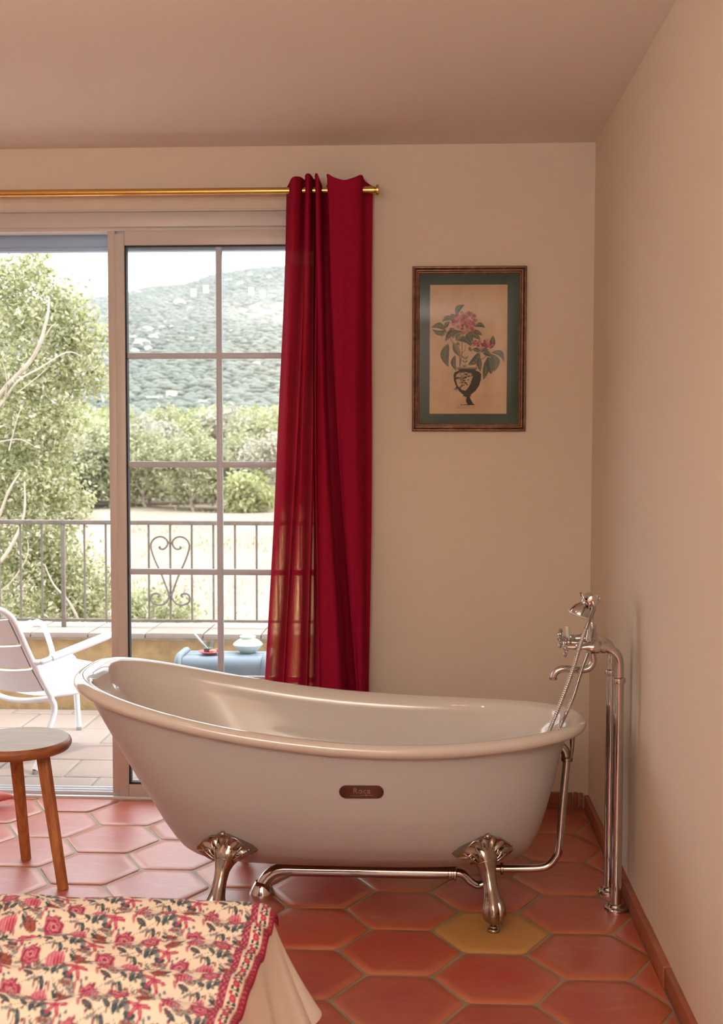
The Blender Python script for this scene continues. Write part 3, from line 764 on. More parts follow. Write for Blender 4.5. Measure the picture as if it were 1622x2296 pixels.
MB().lathe([(.0365, -.001), (.0395, .0), (.0395, .004), (.035, .0065), (.001, .007)], 30, axis_mat(pq, rd)).build('shower_face', MT['porcelain'], hso)
hose = catmull([(.549, 3.872, 1.004), (.549, 3.846, .990), (.540, 3.832, .968), (.526, 3.83, .934), (.506, 3.83, .875), (.485, 3.83, .80), (.453, 3.83, .707), (.420, 3.83, .62), (.395, 3.83, .56), (.365, 3.85, .46), (.355, 3.90, .40), (.372, 3.955, .375), (.395, 3.95, .42), (.418, 3.90, .51), (.449, 3.88, .597), (.468, 3.88, .638), (.490, 3.88, .692), (.504, 3.88, .738), (.519, 3.88, .79), (.534, 3.88, .835), (.545, 3.885, .878), (.552, 3.90, .907), (.555, 3.925, .921), (.556, 3.94, .920)], 55)
hr = [0.0066 + 0.0009 * math.sin(i * 2 * math.pi / 4.0) for i in range(len(hose))]
MB().tube(hose, hr, 12).build('hose', MT['chrome'], bf, angle=80)

# ================================================================== PICTURE
PX0, PX1, PZ0, PZ1 = -0.0445, 0.4205, 1.5665, 2.2390
pic = empty('framed_picture', ((PX0 + PX1) / 2, YW - 0.012, PZ0), 'brown framed botanical print of flowers in a dark urn on the wall', 'picture')
FWD = 0.030
prof = [(0, .0), (0, .016), (.003, .019), (.007, .019), (.010, .015), (.012, .0155), (.015, .019), (.019, .0185), (.021, .014), (.023, .0145), (.026, .0135), (.0275, .010), (.030, .009), (.030, .0)]
cs = [(PX0, PZ0, 1, 1), (PX1, PZ0, -1, 1), (PX1, PZ1, -1, -1), (PX0, PZ1, 1, -1)]
for k in range(4):
    a, b = cs[k], cs[(k + 1) % 4]; mb = MB(); rows = []
    for c in (a, b): rows.append([(c[0] + c[2] * i_, YW - 0.001 - h_, c[1] + c[3] * i_) for i_, h_ in prof])
    mb.grid(rows); fr = mb.build('frame_rail', MT['framewood'], pic, smooth=False)
    mb = MB()
    for i_, h_ in ((.005, .0186), (.017, .0186), (.0248, .0138)):
        mb.tube([(c[0] + c[2] * i_, YW - 0.001 - h_, c[1] + c[3] * i_) for c in (a, b)], .0011, 6)
    mb.build('gilt_line', MT['framegilt'], fr)
MB().box(PX0 + .028, PX1 - .028, YW - .008, YW - .002, PZ0 + .028, PZ1 - .028).build('mat_board', MT['mat'], pic, smooth=False)
def pc(cx, cy, lift=0.0):   # drawing units -> wall plane
    return (PX0 + (cx - 133) / 1341.0 * (PX1 - PX0), YW - 0.0085 - lift, PZ1 - (cy - 135) / 1945.0 * (PZ1 - PZ0))
A = pc(340, 350); B = pc(1252, 1873)
paper = MB().box(A[0], B[0], YW - .0086, YW - .0080, B[2], A[2]).build('paper', MT['paper'], pic, smooth=False)
pm = MB()
PMATS = [MT['leafdark'], MT['leafmid'], MT['leaflight'], MT['petal'], MT['petald'], MT['petall'], MT['ink'], MT['vaselight'], MT['stem']]
lift = [0.0004]
def flat(pts, mi):
    lift[0] += 0.000004
    pm.mat(mi).add([pc(x, y_, lift[0]) for x, y_ in pts], [tuple(range(len(pts)))])
def stroke(pts, wd, mi):
    pts = [(p.x, p.y) for p in catmull([(a, b, 0) for a, b in pts], 5)]; lft = []; rgt = []
    for i in range(len(pts)):
        a = pts[max(0, i - 1)]; b = pts[min(len(pts) - 1, i + 1)]; dx, dy = b[0] - a[0], b[1] - a[1]; l = math.hypot(dx, dy) or 1
        lft.append((pts[i][0] - dy / l * wd, pts[i][1] + dx / l * wd)); rgt.append((pts[i][0] + dy / l * wd, pts[i][1] - dx / l * wd))
    lift[0] += 0.000004
    V = [pc(x, y_, lift[0]) for x, y_ in lft + rgt]; n_ = len(lft)
    pm.mat(mi).add(V, [(i, i + 1, n_ + i + 1, n_ + i) for i in range(n_ - 1)])
def leaf(x0, y0, x1, y1, wd, bend=0.0, tone=0):
    dx, dy = x1 - x0, y1 - y0; nx, ny = -dy, dx; l = math.hypot(dx, dy); nx /= l; ny /= l
    mid = []; up = []; dn = []
    for k in range(11):
        t = k / 10; b = bend * math.sin(math.pi * t); wv = wd * math.sin(math.pi * t ** 0.85) ** 0.9
        cx, cy = x0 + dx * t + nx * b, y0 + dy * t + ny * b
        mid.append((cx, cy)); up.append((cx + nx * wv, cy + ny * wv)); dn.append((cx - nx * wv, cy - ny * wv))
    flat(up + mid[::-1][1:-1], 0 if tone == 0 else 1); flat(dn + mid[::-1][1:-1], 1 if tone < 2 else 2)
    for k in (2, 4, 6, 8):
        stroke([mid[k], ((mid[k][0] + dn[min(10, k + 1)][0]) / 2, (mid[k][1] + dn[min(10, k + 1)][1]) / 2)], 2.2, 2)
    stroke(mid, 2.0, 2)
stroke([(728, 930), (722, 1050), (718, 1180), (697, 1320)], 4, 8); stroke([(530, 890), (600, 1010), (660, 1120), (690, 1200), (697, 1320)], 4, 8)
stroke([(760, 1060), (755, 1120), (710, 1180), (700, 1320)], 3, 8); stroke([(1045, 1140), (985, 1210), (930, 1240), (885, 1320)], 4, 8); stroke([(935, 1150), (930, 1240), (885, 1320)], 3, 8); stroke([(760, 1180), (765, 1240), (750, 1320)], 2.5, 8)
LV = [(650, 705, 748, 582, 34, -30, 0), (625, 760, 480, 785, 30, 34, 1), (630, 735, 585, 695, 26, 0, 1), (620, 765, 500, 725, 26, 10, 1), (520, 860, 575, 780, 26, -12, 0), (530, 880, 352, 852, 36, 40, 1), (535, 885, 365, 870, 30, -40, 1), (530, 890, 470, 965, 22, 0, 2),
      (700, 900, 520, 1020, 40, 46, 0), (735, 905, 600, 980, 34, 20, 2), (640, 880, 575, 870, 18, 0, 1), (865, 840, 995, 858, 28, -30, 0), (860, 880, 960, 945, 24, 0, 1), (780, 915, 940, 1000, 36, -20, 1), (770, 925, 835, 1060, 38, -14, 0), (640, 1000, 835, 1080, 34, -50, 0), (700, 930, 650, 1010, 28, 6, 2),
      (555, 1040, 560, 1322, 52, 42, 1), (640, 1180, 658, 1365, 30, 30, 0), (620, 1030, 705, 1200, 40, 6, 2), (655, 1030, 695, 1060, 16, 0, 1), (800, 1080, 835, 1140, 18, 0, 1),
      (935, 1140, 838, 1110, 26, 10, 0), (940, 1145, 1040, 1120, 20, -20, 0), (925, 1150, 790, 1298, 44, -28, 0), (930, 1200, 940, 1375, 30, 8, 0), (965, 1150, 1070, 1200, 30, -16, 0), (1005, 1240, 975, 1470, 36, -14, 1), (1030, 1200, 1065, 1405, 56, -10, 0), (1060, 1160, 1100, 1380, 48, -44, 1), (1055, 1105, 1085, 945, 36, 10, 0), (1065, 1145, 1218, 1258, 34, -52, 1),
      (760, 1230, 715, 1180, 9, 0, 1), (760, 1230, 800, 1185, 9, 0, 1), (757, 1265, 720, 1235, 9, 0, 1), (757, 1265, 790, 1240, 9, 0, 1), (752, 1315, 725, 1300, 8, 0, 0), (752, 1315, 780, 1300, 8, 0, 0)]
for l in LV: leaf(*l)
rg = random.Random(11)
def petals(cx, cy, rx, ry, n_, sz):
    for _ in range(n_):
        a = rg.uniform(0, 6.283); q = math.sqrt(rg.random()); x, y_ = cx + rx * q * math.cos(a), cy + ry * q * math.sin(a)
        mi = rg.choice((3, 3, 4, 5, 5)); k_ = rg.randint(5, 6); rr = sz * rg.uniform(.7, 1.25); ph = rg.uniform(0, 6)
        flat([(x + rr * (1 if j % 2 else .55) * math.cos(ph + j * math.pi / k_), y_ + rr * (1 if j % 2 else .55) * math.sin(ph + j * math.pi / k_)) for j in range(2 * k_)], mi)
petals(745, 770, 150, 100, 95, 24); petals(840, 890, 35, 28, 12, 18); petals(590, 870, 30, 20, 6, 12); petals(890, 1040, 52, 36, 22, 18); petals(1015, 1045, 62, 48, 32, 19)
for k in range(7): stroke([(728, 930), (700 + k * 22, 880 - 10 * (k % 2)), (640 + k * 38, 830)], 2, 3)
for k in range(4): stroke([(937, 1140), (925 + k * 10, 1100), (890 + k * 40, 1065)], 2, 3)
VO = [(662, 1326), (905, 1326), (900, 1345), (880, 1358), (925, 1375), (950, 1405), (945, 1470), (925, 1540), (880, 1605), (830, 1645), (815, 1668), (825, 1700), (850, 1745), (878, 1771), (702, 1771), (735, 1740), (755, 1700), (758, 1668), (735, 1645), (690, 1605), (650, 1540), (628, 1480), (622, 1410), (640, 1380), (690, 1358), (668, 1345)]
flat(VO, 6)
flat([(690, 1385), (760, 1380), (830, 1390), (850, 1430), (830, 1500), (800, 1560), (765, 1600), (715, 1590), (670, 1540), (650, 1470), (655, 1410)], 7)
flat([(745, 1675), (780, 1675), (770, 1720), (790, 1762), (712, 1766), (740, 1735)], 7)
stroke([(668, 1338), (780, 1336), (897, 1338)], 3, 7); stroke([(730, 1662), (835, 1662)], 4, 6)
for _ in range(70):
    x, y_ = rg.uniform(645, 830), rg.uniform(1390, 1600)
    if y_ > 1400 + (x - 640) * .0 and rg.random() < (0.95 if x < 740 else .35):
        stroke([(x, y_), (x + rg.uniform(-22, 22), y_ + rg.uniform(-14, 14)), (x + rg.uniform(-22, 22), y_ + rg.uniform(-14, 14))], rg.uniform(2, 6), 6)
stroke([(690, 1395), (740, 1435), (800, 1435), (835, 1425)], 3, 6); stroke([(700, 1395), (730, 1380), (760, 1400), (800, 1390), (830, 1405)], 3, 6)
for y_ in (1785, 1803): stroke([(660, y_), (880, y_)], 1.2, 8)
pm.build('printed_bouquet', PMATS, paper, smooth=False)
MB().box(PX0 + .029, PX1 - .029, YW - .0115, YW - .0105, PZ0 + .029, PZ1 - .029).build('glazing', MT['picglass'], pic, smooth=False)

# ================================================================== STOOL
SX, SY_, SZ = -1.375, 3.985, 0.505
stl = empty('wooden_stool', (SX, SY_, 0), 'round wooden stool with daylight glare greyed into its top beside the bathtub', 'stool')
sr = .176
se = MB(); V = []; F = []; ns = 56
pro = [(.10, -.040), (.155, -.040), (.168, -.036), (.175, -.026), (.1765, -.016), (.173, -.006), (.165, -.0008)]
se.lathe(pro, ns, Matrix.Translation((SX, SY_, SZ)) @ Matrix.Diagonal((1.0, 1.04, 1, 1)), caps=False)
se.build('seat_rim', MT['woodseat'], stl)
MB().lathe([(.166, -.0009), (.158, .0), (.12, -.0015), (.001, -.003)], ns, Matrix.Translation((SX, SY_, SZ)) @ Matrix.Diagonal((1.0, 1.04, 1, 1)), caps=False).build('seat_top', MT['woodtop_glare'], stl)
for (tx, ty, bx, by) in ((-1.288, 3.965, -1.215, 3.945), (-1.425, 4.085, -1.440, 4.235), (-1.47, 3.90, -1.55, 3.78)):
    pts = [(lerp(tx, bx, t), lerp(ty, by, t), lerp(SZ - .035, 0, t)) for t in np.linspace(0, 1, 10)]
    MB().tube(pts, [lerp(.0245, .0195, t) for t in np.linspace(0, 1, 10)], 8).build('leg', MT['woodleg'], stl, smooth=True, angle=30)

# pink cloth tip at the threshold
pk = MB(); pts = [(-2.00 + .30 * t, 4.835 + .028 * t, .036 + .004 * math.sin(t * 9)) for t in np.linspace(0, 1, 40)]
pk.tube(pts, [max(.004, .040 * (1 - t ** 4) ** .5 * (1 + .06 * math.sin(t * 95))) * (.80 + .2 * math.cos(t * 3)) for t in np.linspace(0, 1, 40)], 16)
pk.v = [(a, b, max(.002, c)) for a, b, c in pk.v]
pk.build('pink_towel', MT['pink'], loc=(-1.95, 4.81, 0.002), label='rolled pink ribbed towel lying on the floor behind the stool', cat='towel')

# ================================================================== BED
BX1, BY1, BT = -0.315, 2.475, 0.535
bed = empty('bed', (-1.1, 1.6, 0), 'low bed in the foreground under the floral quilt', 'bed')
MB().box(-1.95, BX1 - .012, .55, BY1 - .012, .26, BT - .012, .035).build('mattress', MT['mattress'], bed)
MB().box(-1.92, BX1 - .05, .6, BY1 - .04, .10, .262, .01).build('bed_base', MT['mattress'], bed)
for (lx, ly) in ((-1.85, .7), (BX1 - .14, .7), (-1.85, BY1 - .14), (BX1 - .14, BY1 - .14)):
    MB().tube([(lx, ly, .12), (lx, ly, .0)], [.03, .022], 12).build('leg', MT['woodleg'], bed)
# cream sheet hanging over the right side and the foot
peri = []
for y_ in np.linspace(.7, BY1 - .04, 70): peri.append(((BX1, y_), (1, 0), y_))
for a in np.linspace(0, 90, 26)[1:-1]: peri.append(((BX1 - .04 + .04 * math.cos(R(a)), BY1 - .04 + .04 * math.sin(R(a))), (math.cos(R(a)), math.sin(R(a))), BY1 + a / 900))
for x in np.linspace(BX1 - .04, -1.9, 60): peri.append(((x, BY1), (0, 1), BY1 + .1 - x))
rows = []
for j in range(29):
    t = j / 28; row = []
    for i, ((x, y_), (nx, ny), s_) in enumerate(peri):
        cor = math.exp(-((i - 80) / 9.0) ** 2)      # fold at the corner
        foot = sstep((i - 84) / 8)
        if t < .12:
            k = t / .12; off = -.10 * (1 - k); z = BT - .004 - .004 * k
        else:
            k = (t - .12) / .88
            drop = lerp(.245, .20, foot) - .0 * cor
            off = .006 + k ** 1.25 * (lerp(.050, .030, foot) + .085 * cor) + (.010 * math.sin(s_ * 26 + 1.1) + .006 * math.sin(s_ * 57)) * k
            z = BT - .008 - drop * k + .018 * k * math.sin(s_ * 11 + .5) - .006 * k * math.sin(s_ * 31)
            z += .004 * math.sin(k * 9 + s_ * 20) * k * 0
        row.append((x + nx * off, y_ + ny * off, z))
    rows.append(row)
MB().grid(rows).build('bed_sheet', MT['sheet'], loc=(-1.1, 1.6, .3), angle=180, label='plain cream bed sheet hanging down beside the floral quilt', cat='bed sheet')

# floral quilt: dense mesh, print painted per vertex
NXq, NYq = 640, 430
S0 = np.linspace(0, .98, NXq)          # distance from the right hem
T0 = np.linspace(0, 1.02, NYq)         # distance from the far hem
Sg, Tg = np.meshgrid(S0, T0)
rs_ = np.random.RandomState(4)
edge_off = .006 * np.sin(Tg * 7 + .4)
Xq = (BX1 + .012 + edge_off * .6) - Sg
Yq = (BY1 + .035) - Tg
# far hem hanging over the mattress edge
dr = np.clip(.075 - Tg, 0, None); Yq = np.where(Tg < .075, BY1 - .038 + .048 * np.sin(np.clip((.075 - Tg) / .055, 0, 1.45)), BY1 - .038 - (Tg - .075))
zf = np.where(Tg < .075, -.055 * (1 - np.cos(np.clip((.075 - Tg) / .055, 0, 1.5))), 0)
ph = 1.6 * np.sin(Sg * 3.1 + .6) + 1.0 * np.sin(Sg * 7.3 + Tg * 3)
r1 = np.sin(Tg * 52 + ph * 1.15 + 1.0); r1 = np.sign(r1) * np.abs(r1) ** 1.0
r1 = .6 * r1 + .4 * (1 - np.abs(np.sin(Tg * 26 + ph * .57 + .5)) * 2)
amp = .0300 + .0120 * np.sin(Sg * 5 + Tg * 9 + 1)
fadeR = np.clip(Sg / .13, 0, 1) ** 1.0; fadeF = np.clip((Tg - .04) / .10, .15, 1)
Zq = BT + .012 + amp * r1 * (.25 + .75 * fadeR) * fadeF + .006 * np.sin(Sg * 23 + Tg * 17) * fadeR * fadeF + .003 * np.sin(Sg * 47 - Tg * 29) * fadeF
Zq += .010 * np.exp(-((np.mod(Tg + .05 * np.sin(Sg * 6), .17) - .085) / .018) ** 2) * np.clip((Sg - .1) / .2, 0, 1) * fadeF
Zq += .020 * np.clip(Sg / .5, 0, 1) * np.clip(Tg / .2, 0.2, 1)
Zq += zf - .022 * np.clip(1 - Sg / .030, 0, 1) ** 2
# --- print
base = np.array([.86, .745, .58]); Cq = np.empty((NYq, NXq, 3)); Cq[:] = base
def blend(mask, col, a=1.0):
    m_ = (np.clip(mask, 0, 1) * a)[..., None]
    Cq[:] = Cq * (1 - m_) + np.array(col) * m_
def ell(p, q, cx, cy, a, b, rot):
    c, s = math.cos(rot), math.sin(rot); x, y_ = p - cx, q - cy
    return np.sqrt(((x * c + y_ * s) / a) ** 2 + ((-x * s + y_ * c) / b) ** 2)
def soft(d, w=.12): return np.clip((1 - d) / w, 0, 1)
PXm, PYm = .165, .150
sf = Sg * 1.2 + .006 * np.sin(Tg * 14); tf = Tg * 1.2 + .006 * np.sin(Sg * 12)
ci = np.floor(sf / PXm)
for (ox, oy, mir) in ((0, 0, 1), (PXm / 2, PYm / 2, -1)):
    p = np.mod(sf + ox, PXm) - PXm / 2; q = np.mod(tf + oy, PYm) - PYm / 2
    p = p * mir
    # stems
    for k in range(3):
        xx = .055 * np.sin(q * 38 + k * 2.1) + (-.04 + .04 * k)
        blend((np.abs(p - xx) < .0012) & (np.abs(q) < .045), (.18, .07, .055), .8)
    # leaves below the rose
    for (cx, cy, a, b, rt) in ((-.018, .030, .013, .0055, .6), (.0, .034, .013, .006, 1.5), (.018, .030, .012, .0055, 2.4), (-.05, -.028, .014, .006, .2), (.055, .035, .015, .006, -.5), (.062, -.018, .012, .005, 1.2)):
        d = ell(p, q, cx, cy, a, b, rt); blend(soft(d), (.045, .065, .075)); blend(soft(d * 2.2), (.17, .20, .20), .5)
    for (cx, cy, a, b, rt) in ((.040, -.052, .015, .0075, .4), (.062, -.058, .013, .007, 2.6), (-.035, .058, .016, .008, 2.9)):
        d = ell(p, q, cx, cy, a, b, rt); blend(soft(d), (.13, .17, .185)); blend(soft(d * 1.35), (.45, .33, .27)); blend(soft(d * 2.4), (.22, .10, .09))
    for k in range(26):
        cx, cy = PXm * (rs_.rand() - .5) * .96, PYm * (rs_.rand() - .5) * .96; rt = rs_.rand() * 3.14
        d = ell(p, q, cx, cy, .0075 + .004 * rs_.rand(), .0028 + .0014 * rs_.rand(), rt); blend(soft(d, .25), [(.05, .07, .085), (.16, .19, .20), (.26, .07, .07), (.45, .10, .13)][k % 4], .85)
    # rose
    d = ell(p, q, 0, 0, .0245, .0205, .2); th_ = np.arctan2(q, p)
    d2 = d * (1 + .10 * np.cos(th_ * 6))
    blend(soft(d2), (.33, .035, .080)); blend((np.sin(d2 * 16 + th_ * 2.0) > .25) * soft(d2 * 1.1), (.62, .21, .26), .85); blend(soft(d2 * 2.6), (.74, .36, .36), .7); blend(soft(d2 * 5), (.32, .02, .06))
    # tulip
    d = ell(p, q, .058, .008, .0225, .0150, -.3); blend(soft(d), (.56, .15, .21)); blend(soft(ell(p, q, .066, .011, .013, .011, -.3)), (.42, .03, .075), .85); blend(((np.sin((p - .058) * 900) > .5) * soft(d)), (.78, .42, .42), .5)
    # dark carnation
    d = ell(p, q, -.055, .008, .0200, .0120, .5); blend(soft(d), (.20, .045, .04)); blend((np.sin(p * 1500) * np.sin(q * 1500) > .2) * soft(d * 1.15), (.52, .17, .12), .8); blend(soft(ell(p, q, -.072, .0, .010, .004, .8)), (.05, .07, .08))
    # lily
    for rt in (0.2, 1.2, 2.3, 3.3):
        d = ell(p, q, -.035 + .012 * math.cos(rt), -.045 + .012 * math.sin(rt), .015, .0045, rt); blend(soft(d), (.42, .05, .10)); blend(soft(d * 2), (.68, .27, .29), .6)
    # sprigs
    for (cx, cy) in ((.02, -.042), (.028, -.030), (.012, -.052), (-.008, -.062), (-.072, .048), (-.064, .060), (.010, .060), (.02, .066), (.075, .055), (-.02, -.022), (.034, .018), (-.078, -.05)):
        blend(soft(ell(p, q, cx, cy, .0042, .0034, cx * 90), .3), (.22, .055, .075) if cx > 0 else (.14, .17, .20))
# border bands along the hem
bd = Sg / .82 + .0006 * np.sin(Tg * 60)
def band(a, b): return np.clip((bd - a) / .0012, 0, 1) * np.clip((b - bd) / .0012, 0, 1)
Cq_field = Cq.copy()
blend(band(-.01, .0600), base * 1.0)
blend(band(.0405, .0600), (.33, .03, .065)); blend(band(.0405, .0600) * (np.sin(Tg * 420) * np.sin(bd * 520) > .15), (.62, .20, .24), .8); blend(band(.0405, .0600) * (np.sin(Tg * 300 + 1) * np.sin(bd * 700 + 2) > .55), (.10, .05, .08), .9)
blend(band(.0365, .0385), (.50, .30, .13))
q = np.mod(Tg, .036) - .018
blend(band(.0160, .0365) * (np.abs(bd - .026 - .006 * np.sin(Tg * 175)) < .0014), (.10, .07, .06))
for (cx, cy, a, b, col) in ((.0262, 0, .0078, .0095, (.50, .03, .07)), (.0205, .0125, .0035, .006, (.05, .065, .08)), (.0320, .0125, .0035, .006, (.05, .065, .08)), (.0205, -.0125, .004, .005, (.06, .08, .10)), (.0325, -.0120, .0045, .005, (.42, .06, .09))):
    d = ell(bd, q, cx, cy, a, b, 0); blend(soft(d) * band(.015, .037), col)
blend(soft(ell(bd, q, .0262, 0, .0035, .005, 0)), (.66, .16, .18), .8)
blend(band(.0140, .0155), (.50, .30, .13))
blend(band(-.01, .0140), (.36, .022, .055)); blend(band(.0035, .0135) * (np.sin(Tg * 460) * np.sin(bd * 700) > .25), (.62, .18, .22), .75); blend(band(.0035, .0135) * (np.sin(Tg * 330 + 1) > .88), (.10, .04, .06), .8)
blend(band(-.01, .0030), (.30, .008, .030))
# hem along the far end
Cq[Tg < .006] = (.33, .02, .05)
Vq = np.stack([Xq, Yq, Zq], -1).reshape(-1, 3)
idx = np.arange(NXq * NYq).reshape(NYq, NXq)
Fq = np.stack([idx[:-1, :-1], idx[1:, :-1], idx[1:, 1:], idx[:-1, 1:]], -1).reshape(-1, 4)
qo = raw_mesh('quilt', Vq, Fq, MT['quilt'], loc=(-.8, 2.0, BT), label='rumpled cream quilt printed with pink flowers and a red border', cat='quilt')
set_attr(qo, 'print', np.concatenate([Cq.reshape(-1, 3), np.ones((NXq * NYq, 1))], 1), 'FLOAT_COLOR')

# ================================================================== CEILING LAMP (seen in the panes)
lampc = at(515, 655, 7.45); LX, LY, LZ = lampc.x, 2 * (SY0 + .025) - 7.45, lampc.z
ch = empty('chandelier', (LX, LY, ZC), 'brass ceiling lamp with small glass lanterns out of view', 'lamp')
c_ = MB(); c_.tube([(LX, LY, ZC), (LX, LY, LZ - .02)], .008, 12); c_.lathe([(.06, 0), (.05, .02), (.01, .03)], 24, Matrix.Translation((LX, LY, ZC)) @ Matrix.Diagonal((1, 1, -1, 1))); c_.ball((LX, LY, LZ - .02), .022); c_.build('stem', MT['brass'], ch)
for (ppx, ppy, dY) in ((434, 656, .06), (462, 648, -.10), (563, 653, -.06), (589, 659, .10)):
    q_ = at(ppx, ppy, 7.45 + dY); bx, by, bz = q_.x, 2 * (SY0 + .025) - (7.45 + dY), q_.z
    MB().tube(catmull([(LX, LY, LZ - .02), ((LX + bx) / 2, (LY + by) / 2, LZ - .07), (bx, by, bz - .035)], 6), .005, 8).build('arm', MT['brass'], ch)
    MB().tube([(bx, by, bz - .022), (bx, by, bz + .022)], .017, 14).build('bulb', MT['bulb'], ch)
    pl = add_light('lantern_light', 'POINT', (bx, by, bz + .0), 10.5, (1.0, 0.61, 0.33), shadow_soft_size=0.014)

# unseen uplighter body, added to carry the bounced room fill
fill_rig = empty('added_fill_lamp', (-0.75, -1.1, 0), 'unseen brass uplighter added behind the camera as soft room fill', 'lamp')
MB().lathe([(.14, 0), (.14, .012), (.03, .03), (.012, .05)], 28, Matrix.Translation((-0.75, -1.1, 0))).build('fill_base', MT['brass'], fill_rig)
MB().tube([(-0.75, -1.1, .04), (-0.75, -1.1, 1.66)], .011, 14).build('pole', MT['brass'], fill_rig)
MB().lathe([(.02, 0), (.12, .05), (.19, .12), (.195, .135), (.185, .135), (.11, .06), (.02, .015)], 32, Matrix.Translation((-0.75, -1.1, 1.65)), caps=False).build('fill_bowl', MT['brass'], fill_rig)

# ================================================================== TERRACE
TZ = -0.02
te = MB().box(-5.5, 2.0, OUT, 7.25, -0.25, TZ - .005); te.box(DX0, DX1, YW + .13, OUT, -.03 - .1, TZ - .005)
ter = te.build('terrace_floor', MT['grout_out'], smooth=False, kind='structure')
py_ = [6.78, 6.66, 6.33, 6.01, 5.69, 5.385, 5.125]
rng = random.Random(9)
for k in range(len(py_) - 1):
    y1, y0 = py_[k], py_[k + 1]; off = -1.652 + (0.17 if k % 2 else 0.0)
    for c in range(-6, 8):
        x0 = off + c * .345; x1 = x0 + .345
        if x1 > .9: continue
        P = [(x0 + .005, y0 + .004), (x1 - .005, y0 + .004 + rng.uniform(-.001, .001)), (x1 - .005, y1 - .004), (x0 + .005, y1 - .004)]
        tile_object('terrace_tile', P, TZ + rng.uniform(-.001, .001), MT['terrtile'], ter)
# house front outside the room, so that the facade is closed
ex = MB(); ex.box(XW + .3, 2.0, OUT - .3, OUT, -3, 3.0); ex.box(-5.5, XL - .3, OUT - .3, OUT, -3, 3.0)
ex.box(DX1, XW + .3, OUT, OUT + .012, -.12, 3.0); ex.box(XL - .3, DX0, OUT, OUT + .012, -.12, 3.0); ex.box(DX0, DX1, OUT, OUT + .012, DZ, 3.0)  # unseen white skin added to bounce neutral light onto chair and parapet
ex.build('wall_facade', MT['housewall'], smooth=False, kind='structure')
# parapet
par = MB().box(-5.5, 2.0, 6.80, 7.18, -3.0, .392).build('wall_parapet', MT['stucco'], smooth=False, kind='structure')
MB().box(-5.5, 2.0, 6.785, 7.19, .385, .402, .004).build('mortar_bed', MT['mortar'], par)
rng = random.Random(2); x = -3.6
while x < 1.2:
    x1 = x + .335
    for (y0, y1) in ((6.775, 6.985), (6.99, 7.20)):
        V, F, A_, c = slab_tile([(x + .004, y0), (x1 - .004, y0 + rng.uniform(-.004, .004)), (x1 - .004, y1), (x + .004, y1)], .430 + rng.uniform(-.0015, .0015), .030)
        o = MB().add(V, F).build('coping_tile', MT['terrtile'], par); set_attr(o, 'edge', A_)
    x = x1
# railing
RYY = 7.0; ra = empty('balcony_railing', (-1.5, RYY, .43), 'grey brown iron balcony railing with a heart scroll panel', 'railing')
def bar(name, a, b, r_, seg=8): return MB().tube([a, b], r_, seg).build(name, MT['iron'], ra, angle=50)
MB().box(-4.2, 1.0, RYY - .016, RYY + .016, 1.040, 1.066, .004).build('top_rail', MT['iron'], ra)
MB().box(-4.2, 1.0, RYY - .010, RYY + .010, .464, .480, .003).build('bottom_rail', MT['iron'], ra)
xb = [-2.131 + .1285 * k for k in range(-14, 22)]
for k, xx in zip(range(-14, 22), xb):
    if k % 14 == 0:
        MB().box(xx - .012, xx + .012, RYY - .012, RYY + .012, .425, 1.070, .003).build('post', MT['iron'], ra)
    else: bar('baluster', (xx, RYY, .47), (xx, RYY, 1.045), .0068)
HPT = [(-0.057, 0.913), (-0.065, 0.906), (-0.054, 0.898), (-0.033, 0.9), (-0.015, 0.924), (-0.019, 0.95), (-0.043, 0.968), (-0.075, 0.968), (-0.103, 0.949), (-0.115, 0.918), (-0.107, 0.876), (-0.086, 0.819), (-0.05, 0.741), (-0.019, 0.657), (-0.009, 0.626), (-0.012, 0.603), (-0.035, 0.573), (-0.072, 0.565), (-0.104, 0.578), (-0.116, 0.599), (-0.109, 0.625), (-0.088, 0.634), (-0.067, 0.628), (-0.067, 0.617), (-0.077, 0.615)]
hx0 = xb[14 + 5]
for sg in (1, -1):
    MB().tube(catmull([(hx0 + sg * a, RYY - .004, b) for a, b in HPT], 5), .0058, 8).build('heart_scroll', MT['iron'], ra)
MB().box(hx0 - .012, hx0 + .012, RYY - .012, RYY + .008, .930, .942, .002).build('scroll_clip', MT['iron'], ra)
MB().box(hx0 - .012, hx0 + .012, RYY - .012, RYY + .008, .618, .632, .002).build('scroll_clip', MT['iron'], ra)

# ================================================================== WHITE ARMCHAIR
fd = Vector((.60, .80, 0)); ld = Vector((-.80, .60, 0)); R0 = Vector((-1.795, 5.425, TZ))
def cl(u, v_, z): return R0 + fd * u + ld * v_ + Vector((0, 0, z))
WCH = .56
arm = empty('white_armchair', (R0.x, R0.y + .3, TZ), 'white slatted metal armchair on the terrace facing the view', 'chair')
back_r = [(.088, 0, .355), (.045, 0, .43), (-.018, 0, .545), (-.070, 0, .655), (-.105, 0, .725), (-.125, .025, .760), (-.142, .09, .778), (-.165, WCH / 2, .785)]
path = [cl(*p) for p in back_r] + [cl(p[0], WCH - p[1], p[2]) for p in back_r[-2::-1]]
MB().tube(catmull(path, 6), .0150, 12).build('back_frame', MT['whitemetal'], arm)
side = [(.0, .018), (.028, .07), (.075, .19), (.105, .262), (.108, .305), (.092, .340), (.110, .356), (.26, .350), (.46, .375), (.58, .405), (.625, .40), (.645, .36), (.652, .25), (.660, .12), (.668, .018)]
